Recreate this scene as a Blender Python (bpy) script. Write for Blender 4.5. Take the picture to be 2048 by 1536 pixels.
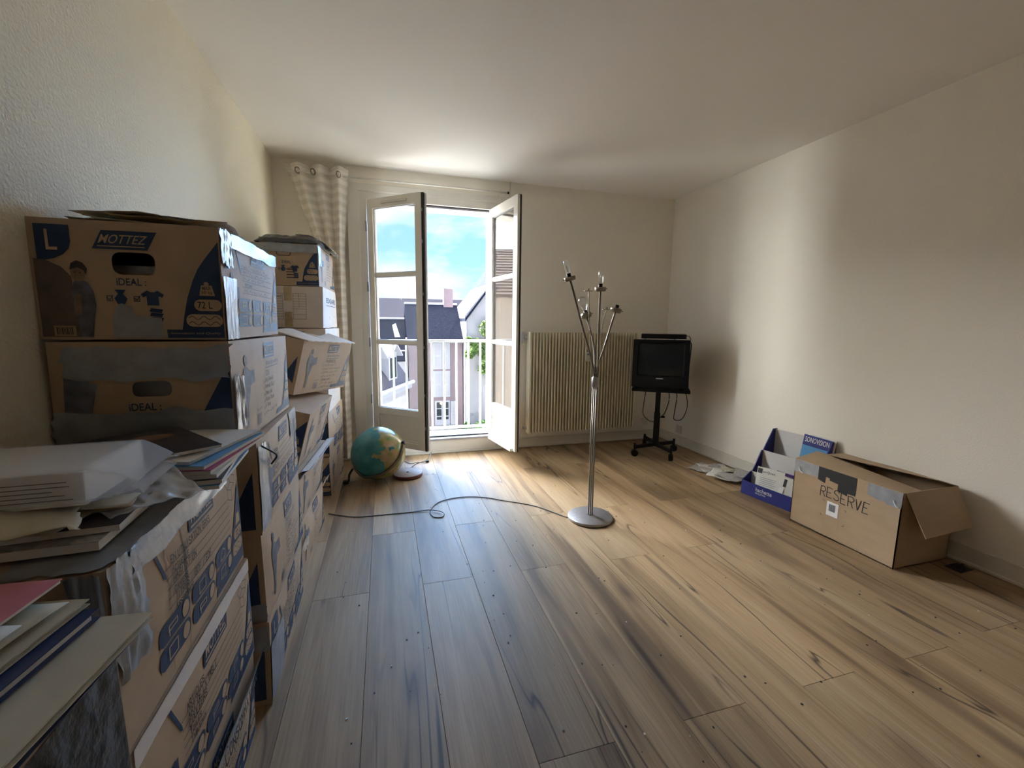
import bpy, bmesh, math, random
from mathutils import Vector, Matrix, Euler, noise as mnoise
from mathutils.geometry import tessellate_polygon

for o in list(bpy.data.objects):
    bpy.data.objects.remove(o)
SC = bpy.context.scene
COL = SC.collection
R = math.radians
PI = math.pi

# ------------------------------------------------------------------ camera
CAM_POS = Vector((0.8135, -3.9992, 1.2210))
YAW, PITCH, ROLL, FPX = 0.2868, -0.1384, 0.0117, 864.44
fw = Vector((math.sin(YAW) * math.cos(PITCH), math.cos(YAW) * math.cos(PITCH), math.sin(PITCH)))
rt0 = Vector((math.cos(YAW), -math.sin(YAW), 0))
up0 = rt0.cross(fw)
rt = rt0 * math.cos(ROLL) + up0 * math.sin(ROLL)
up = -rt0 * math.sin(ROLL) + up0 * math.cos(ROLL)
cd = bpy.data.cameras.new('camera')
cam = bpy.data.objects.new('camera', cd)
COL.objects.link(cam)
cd.sensor_width = 36.0
cd.sensor_fit = 'HORIZONTAL'
cd.lens = 36.0 * FPX / 2048.0
cd.clip_start = 0.02
cd.clip_end = 500
cam.matrix_world = Matrix(((rt.x, up.x, -fw.x, CAM_POS.x), (rt.y, up.y, -fw.y, CAM_POS.y), (rt.z, up.z, -fw.z, CAM_POS.z), (0, 0, 0, 1)))
SC.camera = cam

# ------------------------------------------------------------------ view, sky, sun
SC.view_settings.view_transform = 'Standard'
SC.view_settings.look = 'None'
SC.view_settings.gamma = 1.0
SC.view_settings.use_curve_mapping = False
SC.cycles.diffuse_bounces = 10     # a pale room lives on inter-reflected daylight
SC.cycles.max_bounces = 14
SC.cycles.transparent_max_bounces = 16
SC.view_settings.exposure = 0.63
SKY_STRENGTH = 1.0

W = bpy.data.worlds.new('sky')
SC.world = W
W.use_nodes = True
nt = W.node_tree
nt.nodes.clear()
def wn(t, **k):
    n = nt.nodes.new(t)
    for a, b in k.items():
        setattr(n, a, b)
    return n
tc = wn('ShaderNodeTexCoord')
sep = wn('ShaderNodeSeparateXYZ')
nt.links.new(tc.outputs['Generated'], sep.inputs[0])
hz = wn('ShaderNodeMapRange')
hz.inputs['From Min'].default_value = 0.0
hz.inputs['From Max'].default_value = 0.55
nt.links.new(sep.outputs['Z'], hz.inputs['Value'])
skyr = wn('ShaderNodeValToRGB')
skyr.color_ramp.elements[0].color = (0.40, 0.70, 1.0, 1)
skyr.color_ramp.elements[1].color = (0.17, 0.48, 1.0, 1)
nt.links.new(hz.outputs[0], skyr.inputs[0])
mp = wn('ShaderNodeMapping')
mp.inputs['Scale'].default_value = (1.0, 1.0, 2.6)
mp.inputs['Location'].default_value = (0.35, 0.2, 0.1)
nt.links.new(tc.outputs['Generated'], mp.inputs['Vector'])
cn = wn('ShaderNodeTexNoise')
cn.inputs['Scale'].default_value = 3.4
cn.inputs['Detail'].default_value = 6
cn.inputs['Roughness'].default_value = 0.55
nt.links.new(mp.outputs[0], cn.inputs['Vector'])
cr = wn('ShaderNodeValToRGB')
cr.color_ramp.elements[0].position = 0.44
cr.color_ramp.elements[0].color = (0, 0, 0, 1)
cr.color_ramp.elements[1].position = 0.68
cr.color_ramp.elements[1].color = (1, 1, 1, 1)
nt.links.new(cn.outputs['Fac'], cr.inputs[0])
mx = wn('ShaderNodeMix', data_type='RGBA')
nt.links.new(cr.outputs[0], mx.inputs['Factor'])
nt.links.new(skyr.outputs[0], mx.inputs['A'])
mx.inputs['B'].default_value = (1.0, 0.98, 0.94, 1)
bgn = wn('ShaderNodeBackground')
bgn.inputs['Strength'].default_value = SKY_STRENGTH
nt.links.new(mx.outputs['Result'], bgn.inputs['Color'])
wo = wn('ShaderNodeOutputWorld')
nt.links.new(bgn.outputs[0], wo.inputs['Surface'])

sd = bpy.data.lights.new('sun', 'SUN')
sun = bpy.data.objects.new('sun', sd)
COL.objects.link(sun)
sd.energy = 3.0
sd.angle = R(0.6)
sd.color = (1.0, 0.94, 0.84)
SUN_AZ, SUN_EL = R(12), R(52)      # measured from +x towards +y
sdir = Vector((math.cos(SUN_EL) * math.cos(SUN_AZ), math.cos(SUN_EL) * math.sin(SUN_AZ), math.sin(SUN_EL)))
sun.rotation_euler = sdir.to_track_quat('Z', 'Y').to_euler()
sun.location = (6, 3, 8)

# broad fill suns added on top of sky and sun to brighten the room
def fill_sun(name, az, el, angle, energy, col):
    """az: degrees from +y (straight out of the window) towards +x; el: elevation"""
    d_ = bpy.data.lights.new(name, 'SUN')
    o_ = bpy.data.objects.new(name, d_)
    COL.objects.link(o_)
    d_.energy = energy
    d_.angle = R(angle)
    d_.color = col
    v_ = Vector((math.sin(R(az)) * math.cos(R(el)), math.cos(R(az)) * math.cos(R(el)), math.sin(R(el))))
    o_.rotation_euler = v_.to_track_quat('Z', 'Y').to_euler()
    o_.location = (1.2 + 4 * v_.x, 4 * v_.y, 5)
fill_sun('fill_sun_left', -56, 14, 88, 57.0, (1.0, 1.0, 0.96))
fill_sun('fill_sun_right', 50, 16, 76, 1.0, (1.0, 1.0, 0.95))
fill_sun('fill_sun_ahead', 0, 14, 80, 14.0, (0.24, 0.53, 1.0))

# ------------------------------------------------------------------ helpers
rnd = random.Random(7)

def tag(o, label=None, cat=None, group=None, kind=None):
    if label: o['label'] = label
    if cat: o['category'] = cat
    if group: o['group'] = group
    if kind: o['kind'] = kind
    return o

def empty(name, loc=(0, 0, 0), rot=(0, 0, 0), label=None, cat=None, group=None, kind=None, parent=None):
    o = bpy.data.objects.new(name, None)
    COL.objects.link(o)
    o.location = loc
    o.rotation_euler = rot
    o.empty_display_size = 0.05
    if parent: o.parent = parent
    return tag(o, label, cat, group, kind)

class MB:
    """collects verts and faces, builds one mesh object"""
    def __init__(self):
        self.v, self.f = [], []
    def add(self, vs, fs):
        b = len(self.v)
        self.v += [tuple(p) for p in vs]
        self.f += [tuple(i + b for i in q) for q in fs]
        return self
    def box(self, x0, x1, y0, y1, z0, z1, M=None):
        vs = [Vector(p) for p in ((x0, y0, z0), (x1, y0, z0), (x1, y1, z0), (x0, y1, z0), (x0, y0, z1), (x1, y0, z1), (x1, y1, z1), (x0, y1, z1))]
        if M: vs = [M @ p for p in vs]
        return self.add(vs, [(3, 2, 1, 0), (4, 5, 6, 7), (0, 1, 5, 4), (1, 2, 6, 5), (2, 3, 7, 6), (3, 0, 4, 7)])
    def cyl(self, p0, p1, r0, r1=None, n=16, cap=True):
        p0, p1 = Vector(p0), Vector(p1)
        r1 = r0 if r1 is None else r1
        q = (p1 - p0).to_track_quat('Z', 'Y')
        vs = []
        for p, r in ((p0, r0), (p1, r1)):
            vs += [p + q @ Vector((r * math.cos(2 * PI * i / n), r * math.sin(2 * PI * i / n), 0)) for i in range(n)]
        fs = [(i, (i + 1) % n, n + (i + 1) % n, n + i) for i in range(n)]
        if cap: fs += [tuple(range(n - 1, -1, -1)), tuple(range(n, 2 * n))]
        return self.add(vs, fs)
    def tube(self, pts, r, n=8):
        pts = [Vector(p) for p in pts]
        vs, fs = [], []
        ref = Vector((0, 0, 1))
        for i, p in enumerate(pts):
            t = (pts[min(i + 1, len(pts) - 1)] - pts[max(i - 1, 0)]).normalized()
            a = t.cross(ref)
            if a.length < 0.05: a = t.cross(Vector((1, 0, 0)))
            a.normalize()
            b = t.cross(a)
            rr = r(i / max(1, len(pts) - 1)) if callable(r) else r
            vs += [p + (a * math.cos(2 * PI * k / n) + b * math.sin(2 * PI * k / n)) * rr for k in range(n)]
        for i in range(len(pts) - 1):
            fs += [(i * n + k, i * n + (k + 1) % n, (i + 1) * n + (k + 1) % n, (i + 1) * n + k) for k in range(n)]
        fs += [tuple(range(n - 1, -1, -1)), tuple((len(pts) - 1) * n + k for k in range(n))]
        return self.add(vs, fs)
    def lathe(self, prof, n=32, M=None):
        vs, fs = [], []
        for r, z in prof:
            for k in range(n):
                p = Vector((r * math.cos(2 * PI * k / n), r * math.sin(2 * PI * k / n), z))
                vs.append(M @ p if M else p)
        for i in range(len(prof) - 1):
            fs += [(i * n + k, i * n + (k + 1) % n, (i + 1) * n + (k + 1) % n, (i + 1) * n + k) for k in range(n)]
        return self.add(vs, fs)
    def grid(self, fn, nu, nv):
        vs = [fn(i / nu, j / nv) for j in range(nv + 1) for i in range(nu + 1)]
        fs = [(j * (nu + 1) + i, j * (nu + 1) + i + 1, (j + 1) * (nu + 1) + i + 1, (j + 1) * (nu + 1) + i) for j in range(nv) for i in range(nu)]
        return self.add(vs, fs)
    def prism(self, poly, h, M=None):
        """poly: 2D outline (x,y); extruded z 0..h"""
        n = len(poly)
        vs = [Vector((x, y, 0)) for x, y in poly] + [Vector((x, y, h)) for x, y in poly]
        if M: vs = [M @ p for p in vs]
        return self.add(vs, [tuple(range(n - 1, -1, -1)), tuple(range(n, 2 * n))] + [(i, (i + 1) % n, n + (i + 1) % n, n + i) for i in range(n)])
    def build(self, name, mat, parent=None, smooth=False, weld=False, bevel=0.0, solid=0.0):
        me = bpy.data.meshes.new(name)
        me.from_pydata(self.v, [], self.f)
        if weld or bevel:
            bm = bmesh.new()
            bm.from_mesh(me)
            bmesh.ops.remove_doubles(bm, verts=bm.verts, dist=1e-5)
            bmesh.ops.recalc_face_normals(bm, faces=bm.faces)
            if bevel:
                es = [e for e in bm.edges if len(e.link_faces) == 2 and e.calc_face_angle(0) > 0.6]
                bmesh.ops.bevel(bm, geom=es, offset=bevel, segments=2, affect='EDGES', profile=0.6, clamp_overlap=True)
            bm.to_mesh(me)
            bm.free()
        me.materials.append(mat)
        if smooth:
            me.polygons.foreach_set('use_smooth', [True] * len(me.polygons))
        me.update()
        o = bpy.data.objects.new(name, me)
        COL.objects.link(o)
        if parent: o.parent = parent
        if solid:
            md = o.modifiers.new('thickness', 'SOLIDIFY')
            md.thickness = solid
            md.offset = 0
        return o

def spline(ctrl, per=8):
    """Catmull-Rom through control points"""
    c = [Vector(p) for p in ctrl]
    c = [c[0] * 2 - c[1]] + c + [c[-1] * 2 - c[-2]]
    out = []
    for i in range(1, len(c) - 2):
        for k in range(per):
            t = k / per
            a, b, d, e = c[i - 1], c[i], c[i + 1], c[i + 2]
            out.append(0.5 * (2 * b + (d - a) * t + (2 * a - 5 * b + 4 * d - e) * t * t + (3 * b - a - 3 * d + e) * t ** 3))
    out.append(c[-2])
    return out

# ------------------------------------------------------------------ materials
def mat(name, col, rough=0.6, metal=0.0, spec=0.5, noise=None, bump=None, trans=0.0, alpha=1.0, coat=0.0, sheen=0.0):
    """noise=(scale, amount, stretch xyz): colour mottling;  bump=(scale, strength, distance)"""
    m = bpy.data.materials.new(name)
    m.use_nodes = True
    n = m.node_tree
    b = n.nodes['Principled BSDF']
    b.inputs['Base Color'].default_value = (*col, 1)
    b.inputs['Roughness'].default_value = rough
    b.inputs['Metallic'].default_value = metal
    b.inputs['Specular IOR Level'].default_value = spec
    b.inputs['Transmission Weight'].default_value = trans
    b.inputs['Alpha'].default_value = alpha
    b.inputs['Coat Weight'].default_value = coat
    b.inputs['Sheen Weight'].default_value = sheen
    tcn = n.nodes.new('ShaderNodeTexCoord')
    if noise:
        sc, am, st = (list(noise) + [(1, 1, 1)])[:3]
        mpn = n.nodes.new('ShaderNodeMapping')
        mpn.inputs['Scale'].default_value = st
        n.links.new(tcn.outputs['Object'], mpn.inputs['Vector'])
        nn = n.nodes.new('ShaderNodeTexNoise')
        nn.inputs['Scale'].default_value = sc
        nn.inputs['Detail'].default_value = 5
        n.links.new(mpn.outputs[0], nn.inputs['Vector'])
        rp = n.nodes.new('ShaderNodeValToRGB')
        rp.color_ramp.elements[0].position = 0.3
        rp.color_ramp.elements[1].position = 0.7
        rp.color_ramp.elements[0].color = (*[c * (1 - am) for c in col], 1)
        rp.color_ramp.elements[1].color = (*[min(1, c * (1 + am)) for c in col], 1)
        n.links.new(nn.outputs['Fac'], rp.inputs[0])
        n.links.new(rp.outputs[0], b.inputs['Base Color'])
    if bump:
        sc, st, di = bump
        n2 = n.nodes.new('ShaderNodeTexNoise')
        n2.inputs['Scale'].default_value = sc
        n2.inputs['Detail'].default_value = 4
        n.links.new(tcn.outputs['Object'], n2.inputs['Vector'])
        bn = n.nodes.new('ShaderNodeBump')
        bn.inputs['Strength'].default_value = st
        bn.inputs['Distance'].default_value = di
        n.links.new(n2.outputs['Fac'], bn.inputs['Height'])
        n.links.new(bn.outputs[0], b.inputs['Normal'])
    return m

def glass_mat(name, tint=(0.97, 0.98, 0.98), haze=0.0, gain=1.7):
    m = bpy.data.materials.new(name)
    m.use_nodes = True
    n = m.node_tree
    n.nodes.clear()
    tr = n.nodes.new('ShaderNodeBsdfTransparent')
    tr.inputs[0].default_value = (*tint, 1)
    gl = n.nodes.new('ShaderNodeBsdfGlossy')
    gl.inputs['Roughness'].default_value = 0.0
    fr = n.nodes.new('ShaderNodeLayerWeight')        # Schlick reflectance, the same from both sides of the pane
    fr.inputs['Blend'].default_value = 0.5
    pw = n.nodes.new('ShaderNodeMath')
    pw.operation = 'POWER'
    pw.inputs[1].default_value = 3.0
    n.links.new(fr.outputs['Facing'], pw.inputs[0])
    ml = n.nodes.new('ShaderNodeMath')
    ml.operation = 'MULTIPLY_ADD'
    ml.use_clamp = True
    ml.inputs[1].default_value = 0.55 * gain
    ml.inputs[2].default_value = 0.03
    n.links.new(pw.outputs[0], ml.inputs[0])
    mixn = n.nodes.new('ShaderNodeMixShader')
    n.links.new(ml.outputs[0], mixn.inputs[0])
    n.links.new(gl.outputs[0], mixn.inputs[2])
    if haze:
        df = n.nodes.new('ShaderNodeBsdfTranslucent')
        df.inputs[0].default_value = (0.9, 0.9, 0.95, 1)
        m2 = n.nodes.new('ShaderNodeMixShader')
        m2.inputs[0].default_value = haze
        n.links.new(tr.outputs[0], m2.inputs[1])
        n.links.new(df.outputs[0], m2.inputs[2])
        n.links.new(m2.outputs[0], mixn.inputs[1])
    else:
        n.links.new(tr.outputs[0], mixn.inputs[1])
    out = n.nodes.new('ShaderNodeOutputMaterial')
    n.links.new(mixn.outputs[0], out.inputs['Surface'])
    return m

def film_mat(name, col, opacity, rough=0.15):
    m = bpy.data.materials.new(name)
    m.use_nodes = True
    n = m.node_tree
    b = n.nodes['Principled BSDF']
    b.inputs['Base Color'].default_value = (*col, 1)
    b.inputs['Roughness'].default_value = rough
    b.inputs['Specular IOR Level'].default_value = 0.8
    tr = n.nodes.new('ShaderNodeBsdfTransparent')
    lw = n.nodes.new('ShaderNodeLayerWeight')
    lw.inputs['Blend'].default_value = 0.35
    mr = n.nodes.new('ShaderNodeMapRange')
    mr.inputs['To Min'].default_value = opacity
    mr.inputs['To Max'].default_value = min(1, opacity + 0.45)
    n.links.new(lw.outputs['Facing'], mr.inputs['Value'])
    mixn = n.nodes.new('ShaderNodeMixShader')
    n.links.new(mr.outputs[0], mixn.inputs[0])
    n.links.new(tr.outputs[0], mixn.inputs[1])
    n.links.new(b.outputs[0], mixn.inputs[2])
    n.links.new(mixn.outputs[0], n.nodes['Material Output'].inputs['Surface'])
    return m

def wood_mat():
    m = bpy.data.materials.new('oak_plank')
    m.use_nodes = True
    n = m.node_tree
    L = n.links.new
    b = n.nodes['Principled BSDF']
    def nd(t, **k):
        x = n.nodes.new(t)
        for a, c in k.items(): setattr(x, a, c)
        return x
    def ramp(src, els):
        r_ = nd('ShaderNodeValToRGB')
        while len(r_.color_ramp.elements) < len(els): r_.color_ramp.elements.new(0.5)
        for e, (p, c) in zip(r_.color_ramp.elements, els):
            e.position = p
            e.color = (*c, 1)
        L(src, r_.inputs[0])
        return r_.outputs[0]
    tcn = nd('ShaderNodeTexCoord')
    oi = nd('ShaderNodeObjectInfo')
    mu = nd('ShaderNodeVectorMath', operation='SCALE')
    mu.inputs[0].default_value = (37.0, 91.0, 13.0)
    L(oi.outputs['Random'], mu.inputs['Scale'])
    ad = nd('ShaderNodeVectorMath', operation='ADD')
    L(tcn.outputs['Object'], ad.inputs[0])
    L(mu.outputs[0], ad.inputs[1])
    def noise(scale, st, detail=5, dist=0.0):
        mpn = nd('ShaderNodeMapping')
        mpn.inputs['Scale'].default_value = st
        L(ad.outputs[0], mpn.inputs['Vector'])
        nn = nd('ShaderNodeTexNoise')
        nn.inputs['Scale'].default_value = scale
        nn.inputs['Detail'].default_value = detail
        nn.inputs['Distortion'].default_value = dist
        L(mpn.outputs[0], nn.inputs['Vector'])
        return nn.outputs['Fac']
    def mixc(fac, a, c, mode='MIX'):
        x = nd('ShaderNodeMix', data_type='RGBA', blend_type=mode)
        if isinstance(fac, float): x.inputs['Factor'].default_value = fac
        else: L(fac, x.inputs['Factor'])
        for s, k in ((a, 'A'), (c, 'B')):
            if isinstance(s, tuple): x.inputs[k].default_value = (*s, 1)
            else: L(s, x.inputs[k])
        return x.outputs['Result']
    broad = noise(1.0, (7, 0.75, 1), 3, 0.6)
    base = ramp(broad, [(0.26, (0.14, 0.083, 0.043)), (0.46, (0.345, 0.238, 0.132)), (0.7, (0.43, 0.315, 0.19))])
    tone = ramp(oi.outputs['Random'], [(0.0, (0.86, 0.84, 0.82)), (1.0, (1.08, 1.04, 1.0))])
    c1 = mixc(1.0, base, tone, 'MULTIPLY')
    fine = noise(1.0, (150, 4.5, 1), 4, 0.2)
    c2 = mixc(1.0, c1, ramp(fine, [(0.3, (0.80, 0.78, 0.76)), (0.7, (1.08, 1.08, 1.08))]), 'MULTIPLY')
    # long cracks: iso-lines of a stretched noise, kept in patches only
    iso = noise(1.0, (5.0, 0.42, 1), 2, 0.8)
    line = ramp(iso, [(0.468, (0, 0, 0)), (0.4755, (1, 1, 1)), (0.4775, (1, 1, 1)), (0.49, (0, 0, 0))])
    patch = ramp(noise(1.0, (2.2, 0.9, 1), 2), [(0.44, (0, 0, 0)), (0.54, (1, 1, 1))])
    cm = nd('ShaderNodeMath', operation='MULTIPLY')
    L(line, cm.inputs[0]); L(patch, cm.inputs[1])
    streak = ramp(noise(1.0, (9.0, 0.55, 1), 3, 0.5), [(0.56, (0, 0, 0)), (0.70, (0.75, 0.75, 0.75))])
    c2 = mixc(streak, c2, (0.125, 0.078, 0.044))
    c3 = mixc(cm.outputs[0], c2, (0.055, 0.034, 0.022))
    # knots
    mpv = nd('ShaderNodeMapping')
    mpv.inputs['Scale'].default_value = (3.2, 1.15, 1)
    L(ad.outputs[0], mpv.inputs['Vector'])
    vo = nd('ShaderNodeTexVoronoi')
    vo.inputs['Scale'].default_value = 1.0
    L(mpv.outputs[0], vo.inputs['Vector'])
    kn = ramp(vo.outputs['Distance'], [(0.02, (1, 1, 1)), (0.10, (0.35, 0.35, 0.35)), (0.16, (0, 0, 0))])
    kp = ramp(vo.outputs['Color'], [(0.45, (0, 0, 0)), (0.55, (0.85, 0.85, 0.85))])
    km = nd('ShaderNodeMath', operation='MULTIPLY')
    L(kn, km.inputs[0]); L(kp, km.inputs[1])
    c4 = mixc(km.outputs[0], c3, (0.12, 0.07, 0.042))
    L(c4, b.inputs['Base Color'])
    rr = nd('ShaderNodeMapRange')
    rr.inputs['To Min'].default_value = 0.46
    rr.inputs['To Max'].default_value = 0.60
    L(fine, rr.inputs['Value'])
    L(rr.outputs[0], b.inputs['Roughness'])
    bn = nd('ShaderNodeBump')
    bn.inputs['Strength'].default_value = 0.12
    bn.inputs['Distance'].default_value = 0.002
    L(fine, bn.inputs['Height'])
    L(bn.outputs[0], b.inputs['Normal'])
    b.inputs['Specular IOR Level'].default_value = 0.5
    return m

M = {}
M['wall'] = mat('cream_wall_paint', (0.87, 0.825, 0.735), 0.75, bump=(140, 0.25, 0.004))
M['wall_relief'] = mat('cream_relief_wallpaper', (0.81, 0.75, 0.60), 0.7, bump=(95, 0.75, 0.006))
M['ceiling'] = mat('ceiling_paint', (0.88, 0.855, 0.81), 0.8, bump=(60, 0.08, 0.003))
M['rear'] = mat('dark_brown_rear_wall', (0.36, 0.27, 0.19), 0.5, noise=(3, 0.2, (6, 6, 1)))  # unseen wall set dark to cut bounce light on the box fronts
M['trim'] = mat('cream_gloss_trim', (0.72, 0.68, 0.59), 0.4, noise=(6, 0.03))
M['window_white'] = mat('window_white_paint', (0.78, 0.75, 0.68), 0.32, noise=(4, 0.03))
M['alu'] = mat('threshold_metal', (0.36, 0.36, 0.38), 0.5, metal=0.2, noise=(20, 0.08))
M['gasket'] = mat('black_rubber_gasket', (0.02, 0.02, 0.022), 0.55, noise=(30, 0.2))
M['edge_grey'] = mat('grey_lavender_edge_paint', (0.42, 0.40, 0.42), 0.45, noise=(10, 0.05))
M['glass'] = glass_mat('window_glass', haze=0.004, gain=2.0)
M['wood'] = wood_mat()
M['subfloor'] = mat('dark_underlay', (0.05, 0.035, 0.025), 0.9, noise=(20, 0.2))
M['radiator'] = mat('cream_radiator_enamel', (0.78, 0.72, 0.55), 0.38, noise=(8, 0.03))
M['black_plastic'] = mat('black_plastic', (0.007, 0.007, 0.009), 0.5, spec=0.22, noise=(60, 0.2))
M['black_metal'] = mat('black_painted_metal', (0.006, 0.006, 0.007), 0.5, spec=0.25, noise=(40, 0.2))
M['crt'] = mat('crt_glass', (0.016, 0.020, 0.021), 0.12, spec=0.35, noise=(3, 0.1))
M['nickel'] = mat('brushed_nickel', (0.27, 0.235, 0.19), 0.45, metal=0.75, noise=(60, 0.08, (1, 1, 8)))
M['base_metal'] = mat('brushed_steel_base', (0.42, 0.40, 0.40), 0.38, metal=0.85, noise=(50, 0.08))
M['bulb'] = glass_mat('bulb_glass', gain=1.5, haze=0.012)
M['kraft'] = mat('kraft_cardboard', (0.45, 0.325, 0.215), 0.62, noise=(9, 0.07), bump=(260, 0.12, 0.001))
M['kraft_in'] = mat('kraft_inner_cardboard', (0.36, 0.25, 0.155), 0.8, noise=(14, 0.08))
M['kraft_plain'] = mat('plain_brown_cardboard', (0.41, 0.29, 0.18), 0.65, noise=(7, 0.06, (1, 1, 3)), bump=(200, 0.12, 0.001))
M['white_card'] = mat('white_faced_cardboard', (0.66, 0.60, 0.56), 0.6, noise=(8, 0.05))
M['ink_blue'] = mat('blue_box_ink', (0.010, 0.034, 0.10), 0.55, noise=(30, 0.15))
M['ink_soft'] = mat('pale_blue_photo_ink', (0.13, 0.13, 0.16), 0.6, noise=(35, 0.35))
M['ink_brown'] = mat('brown_photo_ink', (0.13, 0.095, 0.075), 0.6, noise=(25, 0.2))
M['ink_face'] = mat('warm_photo_ink', (0.25, 0.175, 0.125), 0.6, noise=(45, 0.25))
M['ink_dark'] = mat('dark_photo_ink', (0.05, 0.045, 0.05), 0.6, noise=(45, 0.25))
M['ink_black'] = mat('black_ink', (0.018, 0.018, 0.022), 0.6, noise=(30, 0.2))
M['ink_kraft'] = mat('bare_cardboard_lettering', (0.47, 0.34, 0.225), 0.62, noise=(9, 0.06))
M['ink_orange'] = mat('pale_orange_ink', (0.50, 0.36, 0.20), 0.7, noise=(20, 0.1))
M['duct'] = mat('grey_duct_tape', (0.31, 0.325, 0.35), 0.30, metal=0.45, noise=(18, 0.15), bump=(40, 0.35, 0.004))
M['clear_tape'] = mat('shiny_clear_tape', (0.36, 0.355, 0.37), 0.22, noise=(25, 0.15), bump=(45, 0.3, 0.003))
M['brown_tape'] = mat('yellowed_tape', (0.44, 0.34, 0.20), 0.3, noise=(20, 0.2))
M['black_tape'] = mat('black_tape', (0.012, 0.012, 0.012), 0.6, noise=(20, 0.3))
M['paper'] = mat('white_paper', (0.66, 0.64, 0.60), 0.75, noise=(15, 0.05))
M['paper_old'] = mat('cream_old_paper', (0.52, 0.48, 0.37), 0.78, noise=(12, 0.08))
M['paper_grey'] = mat('grey_newsprint', (0.42, 0.40, 0.38), 0.8, noise=(90, 0.3))
M['envelope'] = mat('kraft_envelope', (0.40, 0.30, 0.17), 0.7, noise=(12, 0.08))
M['navy'] = mat('navy_card', (0.012, 0.028, 0.10), 0.45, noise=(12, 0.1))
M['pink'] = mat('pink_cover', (0.62, 0.22, 0.28), 0.4, noise=(8, 0.08))
M['red'] = mat('red_print', (0.5, 0.03, 0.06), 0.5, noise=(8, 0.08))
M['magenta'] = mat('magenta_cover', (0.45, 0.07, 0.20), 0.4, noise=(8, 0.08))
M['sky_blue'] = mat('blue_cover', (0.08, 0.28, 0.55), 0.4, noise=(8, 0.1))
M['dark_cover'] = mat('dark_photo_cover', (0.035, 0.03, 0.035), 0.3, noise=(14, 0.8))
M['skin_cover'] = mat('brown_cover_photo', (0.30, 0.17, 0.11), 0.4, noise=(10, 0.4))
M['film'] = film_mat('clear_plastic_film', (0.72, 0.75, 0.82), 0.22, 0.16)
M['film_dark'] = film_mat('dark_translucent_film', (0.20, 0.19, 0.17), 0.72, 0.2)
M['black_bag'] = mat('black_bin_bag', (0.022, 0.023, 0.028), 0.24, bump=(26, 0.6, 0.012))
M['grey_bag'] = mat('grey_plastic_bag', (0.085, 0.085, 0.085), 0.35, noise=(9, 0.4), bump=(22, 0.7, 0.014))
M['display_blue'] = mat('display_blue_card', (0.020, 0.028, 0.20), 0.42, noise=(8, 0.06))
M['display_white'] = mat('display_white_card', (0.60, 0.58, 0.58), 0.5, noise=(8, 0.04))
M['purple'] = mat('purple_print', (0.09, 0.03, 0.20), 0.5, noise=(9, 0.08))
M['white_ink'] = mat('white_ink', (0.74, 0.74, 0.74), 0.5, noise=(20, 0.04))
M['maroon'] = mat('maroon_plastic', (0.13, 0.03, 0.028), 0.35, noise=(10, 0.1))
M['lavender'] = mat('grey_plastic_disc_top', (0.34, 0.30, 0.31), 0.4, noise=(20, 0.08))
M['cable_grey'] = mat('grey_cable', (0.16, 0.155, 0.15), 0.5, noise=(30, 0.1))
M['cable_black'] = mat('black_cable', (0.01, 0.01, 0.01), 0.5, noise=(30, 0.1))
M['socket'] = mat('cream_socket_plastic', (0.66, 0.62, 0.54), 0.35, noise=(12, 0.03))
M['allocator'] = mat('off_white_plastic', (0.64, 0.62, 0.56), 0.4, noise=(12, 0.03))
M['rod'] = mat('white_curtain_rod', (0.70, 0.68, 0.62), 0.35, noise=(12, 0.03))
M['eyelet'] = mat('dull_bronze_eyelet', (0.25, 0.21, 0.15), 0.35, metal=0.8, noise=(30, 0.15))
M['railing'] = mat('white_railing_paint', (0.80, 0.80, 0.78), 0.4, noise=(10, 0.04))

def curtain_mat():
    m = bpy.data.materials.new('striped_sheer_curtain')
    m.use_nodes = True
    n = m.node_tree
    b = n.nodes['Principled BSDF']
    b.inputs['Roughness'].default_value = 0.8
    tcn = n.nodes.new('ShaderNodeTexCoord')
    sp = n.nodes.new('ShaderNodeSeparateXYZ')
    n.links.new(tcn.outputs['Object'], sp.inputs[0])
    md = n.nodes.new('ShaderNodeMath'); md.operation = 'PINGPONG'; md.inputs[1].default_value = 0.034
    n.links.new(sp.outputs['Z'], md.inputs[0])
    gt = n.nodes.new('ShaderNodeMapRange')
    gt.inputs['From Min'].default_value = 0.013; gt.inputs['From Max'].default_value = 0.021
    n.links.new(md.outputs[0], gt.inputs['Value'])
    mixn = n.nodes.new('ShaderNodeMix'); mixn.data_type = 'RGBA'
    mixn.inputs['A'].default_value = (0.77, 0.715, 0.645, 1)
    mixn.inputs['B'].default_value = (0.84, 0.80, 0.73, 1)
    n.links.new(gt.outputs[0], mixn.inputs['Factor'])
    n.links.new(mixn.outputs['Result'], b.inputs['Base Color'])
    al = n.nodes.new('ShaderNodeMapRange')
    al.inputs['To Min'].default_value = 0.90; al.inputs['To Max'].default_value = 0.97
    n.links.new(gt.outputs[0], al.inputs['Value'])
    n.links.new(al.outputs[0], b.inputs['Alpha'])
    return m
M['curtain'] = curtain_mat()

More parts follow.
